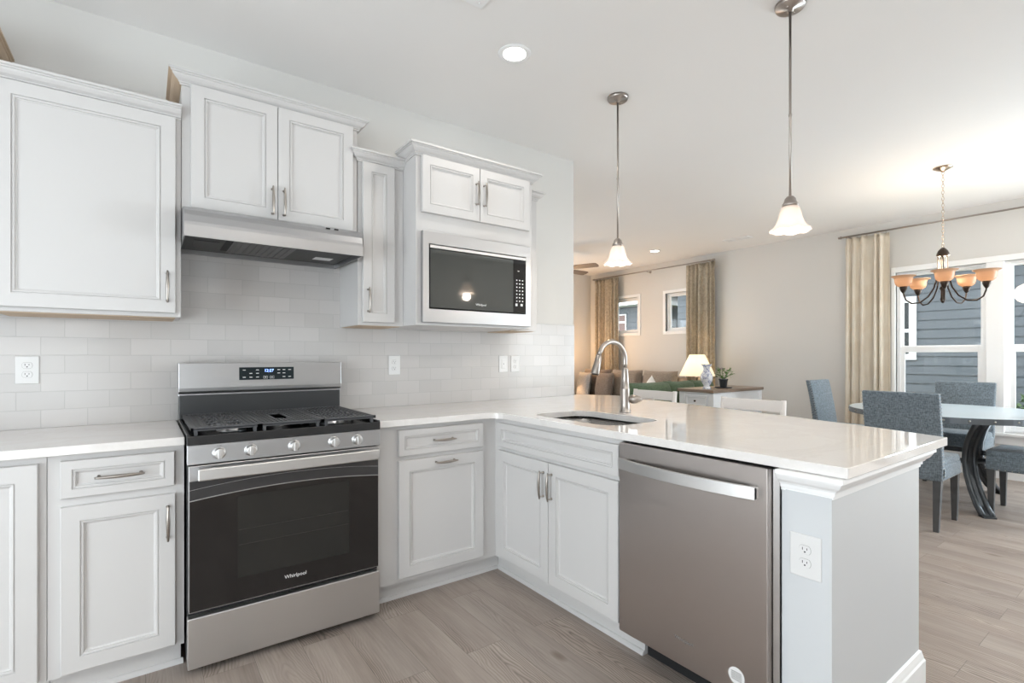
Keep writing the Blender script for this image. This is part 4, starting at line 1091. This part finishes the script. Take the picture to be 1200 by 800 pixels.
def leaves(b, c, n, R0, Z0, Z1, ls, rnd):
    for i in range(n):
        a = rnd.uniform(0, 2 * PI); rr = R0 * math.sqrt(rnd.random()); z = rnd.uniform(Z0, Z1); L = ls * rnd.uniform(.7, 1.2)
        p = c + Vector((rr * math.cos(a), rr * math.sin(a), z)); d = Vector((math.cos(a), math.sin(a), rnd.uniform(-.2, .9))).normalized()
        s_ = d.cross(Vector((0, 0, 1))).normalized() * L * .32; u_ = s_.cross(d).normalized() * L * .06
        b.add([p, p + d * L * .5 + s_, p + d * L, p + d * L * .5 - s_, p + d * L * .5 + u_], [(0, 1, 4), (1, 2, 4), (2, 3, 4), (3, 0, 4)])
rnd = random.Random(3)
b = MB()
for i in range(9):
    a = 2 * PI * i / 9; b.tube([P0 + Vector((0, 0, .09)), P0 + Vector((.03 * math.cos(a), .03 * math.sin(a), .14)), P0 + Vector((.08 * math.cos(a), .08 * math.sin(a), .17 + .04 * (i % 3)))], .0022, 5)
b.build('stems', 'leaf', r)
b = MB(); leaves(b, P0, 80, .09, .11, .22, .045, rnd); b.build('leaves', 'leaf', r, fix=False)
b = MB(); leaves(b, P0, 14, .06, .20, .24, .028, rnd); b.build('blossoms', 'leaf2', r, fix=False)

# ------------------------------------------------------------------ cushions and sofas
def pillow_mesh(W_, H_, T_, n=14, e=4):
    b = MB(); vs_ = []; fs_ = []
    for s in (1, -1):
        for i in range(n + 1):
            for j in range(n + 1):
                u = -1 + 2 * i / n; v_ = -1 + 2 * j / n
                th = max(0, (1 - abs(u) ** e) * (1 - abs(v_) ** e)) ** .5
                pin = 1 - .05 * (1 - abs(u) ** 2) * abs(v_) ** 3; pin2 = 1 - .05 * (1 - abs(v_) ** 2) * abs(u) ** 3
                vs_.append((u * W_ / 2 * pin2, s * (T_ / 2 * th + .001), v_ * H_ / 2 * pin))
    N = (n + 1) ** 2
    for s in (0, 1):
        for i in range(n):
            for j in range(n):
                q = [s * N + i * (n + 1) + j, s * N + (i + 1) * (n + 1) + j, s * N + (i + 1) * (n + 1) + j + 1, s * N + i * (n + 1) + j + 1]
                fs_.append(q if s == 0 else q[::-1])
    b.add(vs_, fs_, True); return b
def pillow(name, label, loc, W_, H_, T_, rz, tilt, m, roll=0, cat='pillow', e=4):
    me = pillow_mesh(W_, H_, T_, e=e); o = me.build(name, m, None, fix=False)
    o.location = loc; o.rotation_euler = (R(tilt), R(roll), R(rz)); tag(o, label, cat); return o
# green sofa, its back to the dining room
r = thing('sofa', 'green sofa whose rounded back cushions rise behind the white console', 'sofa', (5.1, 1.1, 0))
b = MB(); b.box(4.32, 6.12, .80, .94, .12, .78); b.build('back_frame', 'green_fab', r, .03, 3)
b = MB(); b.box(4.32, 6.12, .94, 1.60, .12, .30); b.build('base', 'green_fab', r, .02, 3)
for x0_, x1_ in ((4.32, 4.47), (5.94, 6.12)): MB().box(x0_, x1_, .94, 1.60, .28, .60).build('armrest', 'green_fab', r, .04, 4)
for x0_, x1_ in ((4.48, 5.20), (5.21, 5.93)): MB().box(x0_, x1_, 1.05, 1.62, .30, .45).build('seat_cushion', 'green_fab', r, .04, 4)
for x, y in ((4.38, .86), (6.02, .86), (4.38, 1.54), (6.02, 1.54)): MB().lathe([(.02, 0), (.026, .12)], (x, y, 0), 10).build('foot', 'walnut', r)
for cx2, w2 in ((4.78, .86), (5.36, .62), (5.84, .52)):
    o = pillow_mesh(w2, .46, .20, e=2.6)
    q = MB(); q.xf = Matrix.Translation((cx2, .97, .685)) @ Matrix.Rotation(R(-6), 4, 'X'); q.add([tuple(v) for v in o.v], o.f, True); q.build('back_cushion', 'green_fab', r, fix=False)
# taupe sectional along the exterior and north wall
r = thing('sofa', 'taupe sofa along the wall below the two small living room windows', 'sofa', (6.25, 2.8, 0))
MB().box(5.92, 6.60, 1.72, 3.88, .08, .30).build('base', 'brown_fab', r, .02, 3)
MB().box(6.42, 6.62, 1.72, 3.90, .30, .90).build('back_frame', 'brown_fab', r, .04, 4)
for i in range(3): MB().box(5.90, 6.41, 1.74 + .66 * i, 2.38 + .66 * i, .30, .48).build('seat_cushion', 'brown_fab', r, .04, 4)
for x, y in ((5.97, 1.78), (6.55, 1.78), (5.97, 3.82), (6.55, 3.82)): MB().lathe([(.02, 0), (.026, .09)], (x, y, 0), 10).build('foot', 'walnut', r)
for i in range(3):
    o = pillow_mesh(.64, .50, .20, e=5); q = MB(); q.xf = Matrix.Translation((6.34, 2.05 + .67 * i, .75)) @ Matrix.Rotation(R(90), 4, 'Z') @ Matrix.Rotation(R(10), 4, 'X'); q.add([tuple(v) for v in o.v], o.f, True)
    q.build('back_cushion', 'beige_fab' if i < 2 else 'brown_dark', r, fix=False)
pillow('throw_pillow', 'light grey square pillow at the far end of the taupe sofa', (6.13, 3.50, .715), .44, .46, .12, 72, 8, 'grey_pillow')
pillow('throw_pillow', 'brown square pillow next to the light grey one on the taupe sofa', (6.15, 3.03, .715), .44, .46, .13, 80, 8, 'brown_dark')
pillow('throw_pillow', 'white pillow with its corner pointing up behind the green sofa', (6.10, 2.02, .70), .33, .33, .09, 78, 8, 'white_fab', 45)

# ------------------------------------------------------------------ lamps with end tables
def end_table(x, y, h, label):
    r = thing('end_table', label, 'end table', (x, y, 0))
    MB().lathe([(0, h - .03), (.24, h - .03), (.25, h - .02), (.25, h), (0, h)], (x, y, 0), 32).build('table_top', 'walnut', r)
    MB().lathe([(.16, 0), (.16, .02), (.03, .05), (.025, h - .06), (.06, h - .03)], (x, y, 0), 20).build('pedestal', 'walnut', r)
def table_lamp(x, y, z0, zb, zt, rb, rt, label, power):
    r = thing('table_lamp', label, 'table lamp', (x, y, z0))
    MB().lathe([(.075, 0), (.075, .015), (.03, .03), (.05, .08), (.07, .14), (.05, .20), (.02, .24), (.015, zb - z0 - .03), (.03, zb - z0 - .02), (.012, zb - z0), (.006, zt - z0 - .02)], (x, y, z0), 24).build('lamp_base', 'brass', r)
    MB().lathe([(rb, zb), (rt, zt)], (x, y, 0), 40, cap=False).build('lamp_shade', 'shade_lit', r, solid=.003)
    MB().lathe([(0, -.03), (.025, -.01), (.03, .02), (.012, .06)], (x, y, (zb + zt) / 2), 14).build('bulb', 'bulb', r)
    l = bpy.data.lights.new('lamp_light', 'POINT'); l.energy = power; l.color = (1, .68, .36); l.shadow_soft_size = .04
    lo = bpy.data.objects.new('lamp_light', l); col.objects.link(lo); lo.location = (.0, 0, (zb + zt) / 2 + .07 - z0); lo.parent = r
end_table(6.40, 1.42, .56, 'round dark end table behind the green sofa, under the lit lamp')
table_lamp(6.40, 1.42, .56, .935, 1.245, .25, .105, 'lit table lamp with cream cone shade before the patterned drape', 2.5)
r = None

lx_, ly_ = 5.77, 3.62
fl = thing('floor_lamp', 'lit short floor lamp glowing at the kitchen wall corner in the living room', 'floor lamp', (lx_, ly_, 0))
MB().lathe([(.12, 0), (.12, .012), (.02, .025), (.010, .05), (.010, .95), (.006, .98)], (lx_, ly_, 0), 20).build('pole', 'brass', fl)
MB().lathe([(.165, .90), (.08, 1.12)], (lx_, ly_, 0), 36, cap=False).build('lamp_shade', 'shade_lit', fl, solid=.003)
MB().lathe([(0, .97), (.025, .99), (.03, 1.02), (.012, 1.06)], (lx_, ly_, 0), 14).build('bulb', 'bulb', fl)
l = bpy.data.lights.new('lamp_light', 'POINT'); l.energy = 19; l.color = (1, .60, .30); l.shadow_soft_size = .05
lo = bpy.data.objects.new('lamp_light', l); col.objects.link(lo); lo.location = (0, 0, 1.14); lo.parent = fl

# ------------------------------------------------------------------ outside
structure(rbox(6.95, 40, -25, 30, -.35, -.30).build('ground', 'lawn'), 'lawn between the houses')
def lap_wall(x, y0, y1, z0, z1, root, e=.152):
    b = MB(); n = int((z1 - z0) / e)
    for i in range(n):
        z = z0 + i * e; b.prism([(x - .022, z), (x - .004, z + e), (x + .02, z + e), (x + .02, z)], y0, y1, 'y') if False else \
            b.add([(x - .022, y0, z), (x - .004, y0, z + e), (x + .02, y0, z + e), (x + .02, y0, z), (x - .022, y1, z), (x - .004, y1, z + e), (x + .02, y1, z + e), (x + .02, y1, z)],
                  [(0, 1, 2, 3), (7, 6, 5, 4), (0, 4, 5, 1), (1, 5, 6, 2), (2, 6, 7, 3), (3, 7, 4, 0)])
    b.build('lap_siding', 'siding', root)
    rbox(x + .02, x + 6, y0, y1, z0, z1 - .02).build('house_core', 'siding', root)
def ext_window(root, x, y0, y1, z0, z1, rail, pane='ext_glass', k=.10):
    b = MB()
    b.box(x - .045, x - .005, y0 - k, y0, z0 - k, z1 + k); b.box(x - .045, x - .005, y1, y1 + k, z0 - k, z1 + k); b.box(x - .045, x - .005, y0, y1, z1, z1 + k); b.box(x - .045, x - .005, y0, y1, z0 - k, z0)
    b.box(x - .035, x - .005, y0, y1, rail - .03, rail + .03)
    w_ = b.build('window_trim', 'ext_trim', root); rbox(x - .025, x - .003, y0, y1, z0, z1).build('pane', pane, w_)
r = thing('neighbour_house', 'blue-grey lap-sided house seen through the dining windows', 'house', (12, -2, -.3))
lap_wall(10.5, -9, 4.7, -.3, 2.9, r); ext_window(r, 10.5, .04, .9, 1.26, 2.14, 1.66)
rbox(10.0, 16, -9.3, 5.0, 2.9, 3.02).build('soffit', 'ext_trim', r)
MB().add([(9.9, -9.4, 3.0), (9.9, 5.1, 3.0), (13.5, -9.4, 5.0), (13.5, 5.1, 5.0), (17, -9.4, 3.0), (17, 5.1, 3.0)], [(0, 1, 3, 2), (2, 3, 5, 4), (0, 2, 4), (1, 5, 3), (0, 4, 5, 1)]).build('roof', 'roof', r)
r = thing('neighbour_house', 'second blue-grey house seen through the small living room windows', 'house', (14, 8, -.3))
lap_wall(12.2, 6.85, 12, -.3, 2.78, r); ext_window(r, 12.2, 7.85, 8.7, 2.03, 2.52, 2.3, 'ext_brown', .035)
rbox(11.75, 17, 6.6, 12.3, 2.78, 3.02).build('soffit', 'ext_trim', r)
MB().add([(11.7, 6.5, 3.02), (11.7, 12.3, 3.02), (15, 6.5, 3.6), (15, 12.3, 3.6), (18, 6.5, 3.02), (18, 12.3, 3.02)], [(0, 1, 3, 2), (2, 3, 5, 4), (0, 2, 4), (1, 5, 3), (0, 4, 5, 1)]).build('roof', 'roof', r)
rnd = random.Random(8)
for x, y, s, lb in ((9.4, -1.62, .42, 'low green bush outside against the neighbouring house, behind the second dining window'), (9.3, -3.1, .5, 'rounder green bush outside the dining windows, past the low one')):
    r = thing('bush', lb, 'bush', (x, y, -.3))
    MB().tube([(x, y, -.3), (x, y, .1)], .03, 6).build('stem', 'walnut', r)
    b = MB()
    for i in range(700):
        a, c = rnd.uniform(0, 2 * PI), rnd.uniform(-1, 1); q = s * rnd.uniform(.6, 1.0); sc = math.sqrt(1 - c * c)
        p = Vector((x + q * sc * math.cos(a), y + q * sc * math.sin(a), .22 + q * c * 1.1)); d = Vector((rnd.uniform(-1, 1), rnd.uniform(-1, 1), rnd.uniform(-.3, 1))).normalized(); t_ = d.cross(Vector((.3, .5, .8))).normalized()
        b.add([p, p + d * .05 + t_ * .02, p + d * .10, p + d * .05 - t_ * .02], [(0, 1, 2, 3)])
    b.build('foliage', 'bush', r, fix=False)
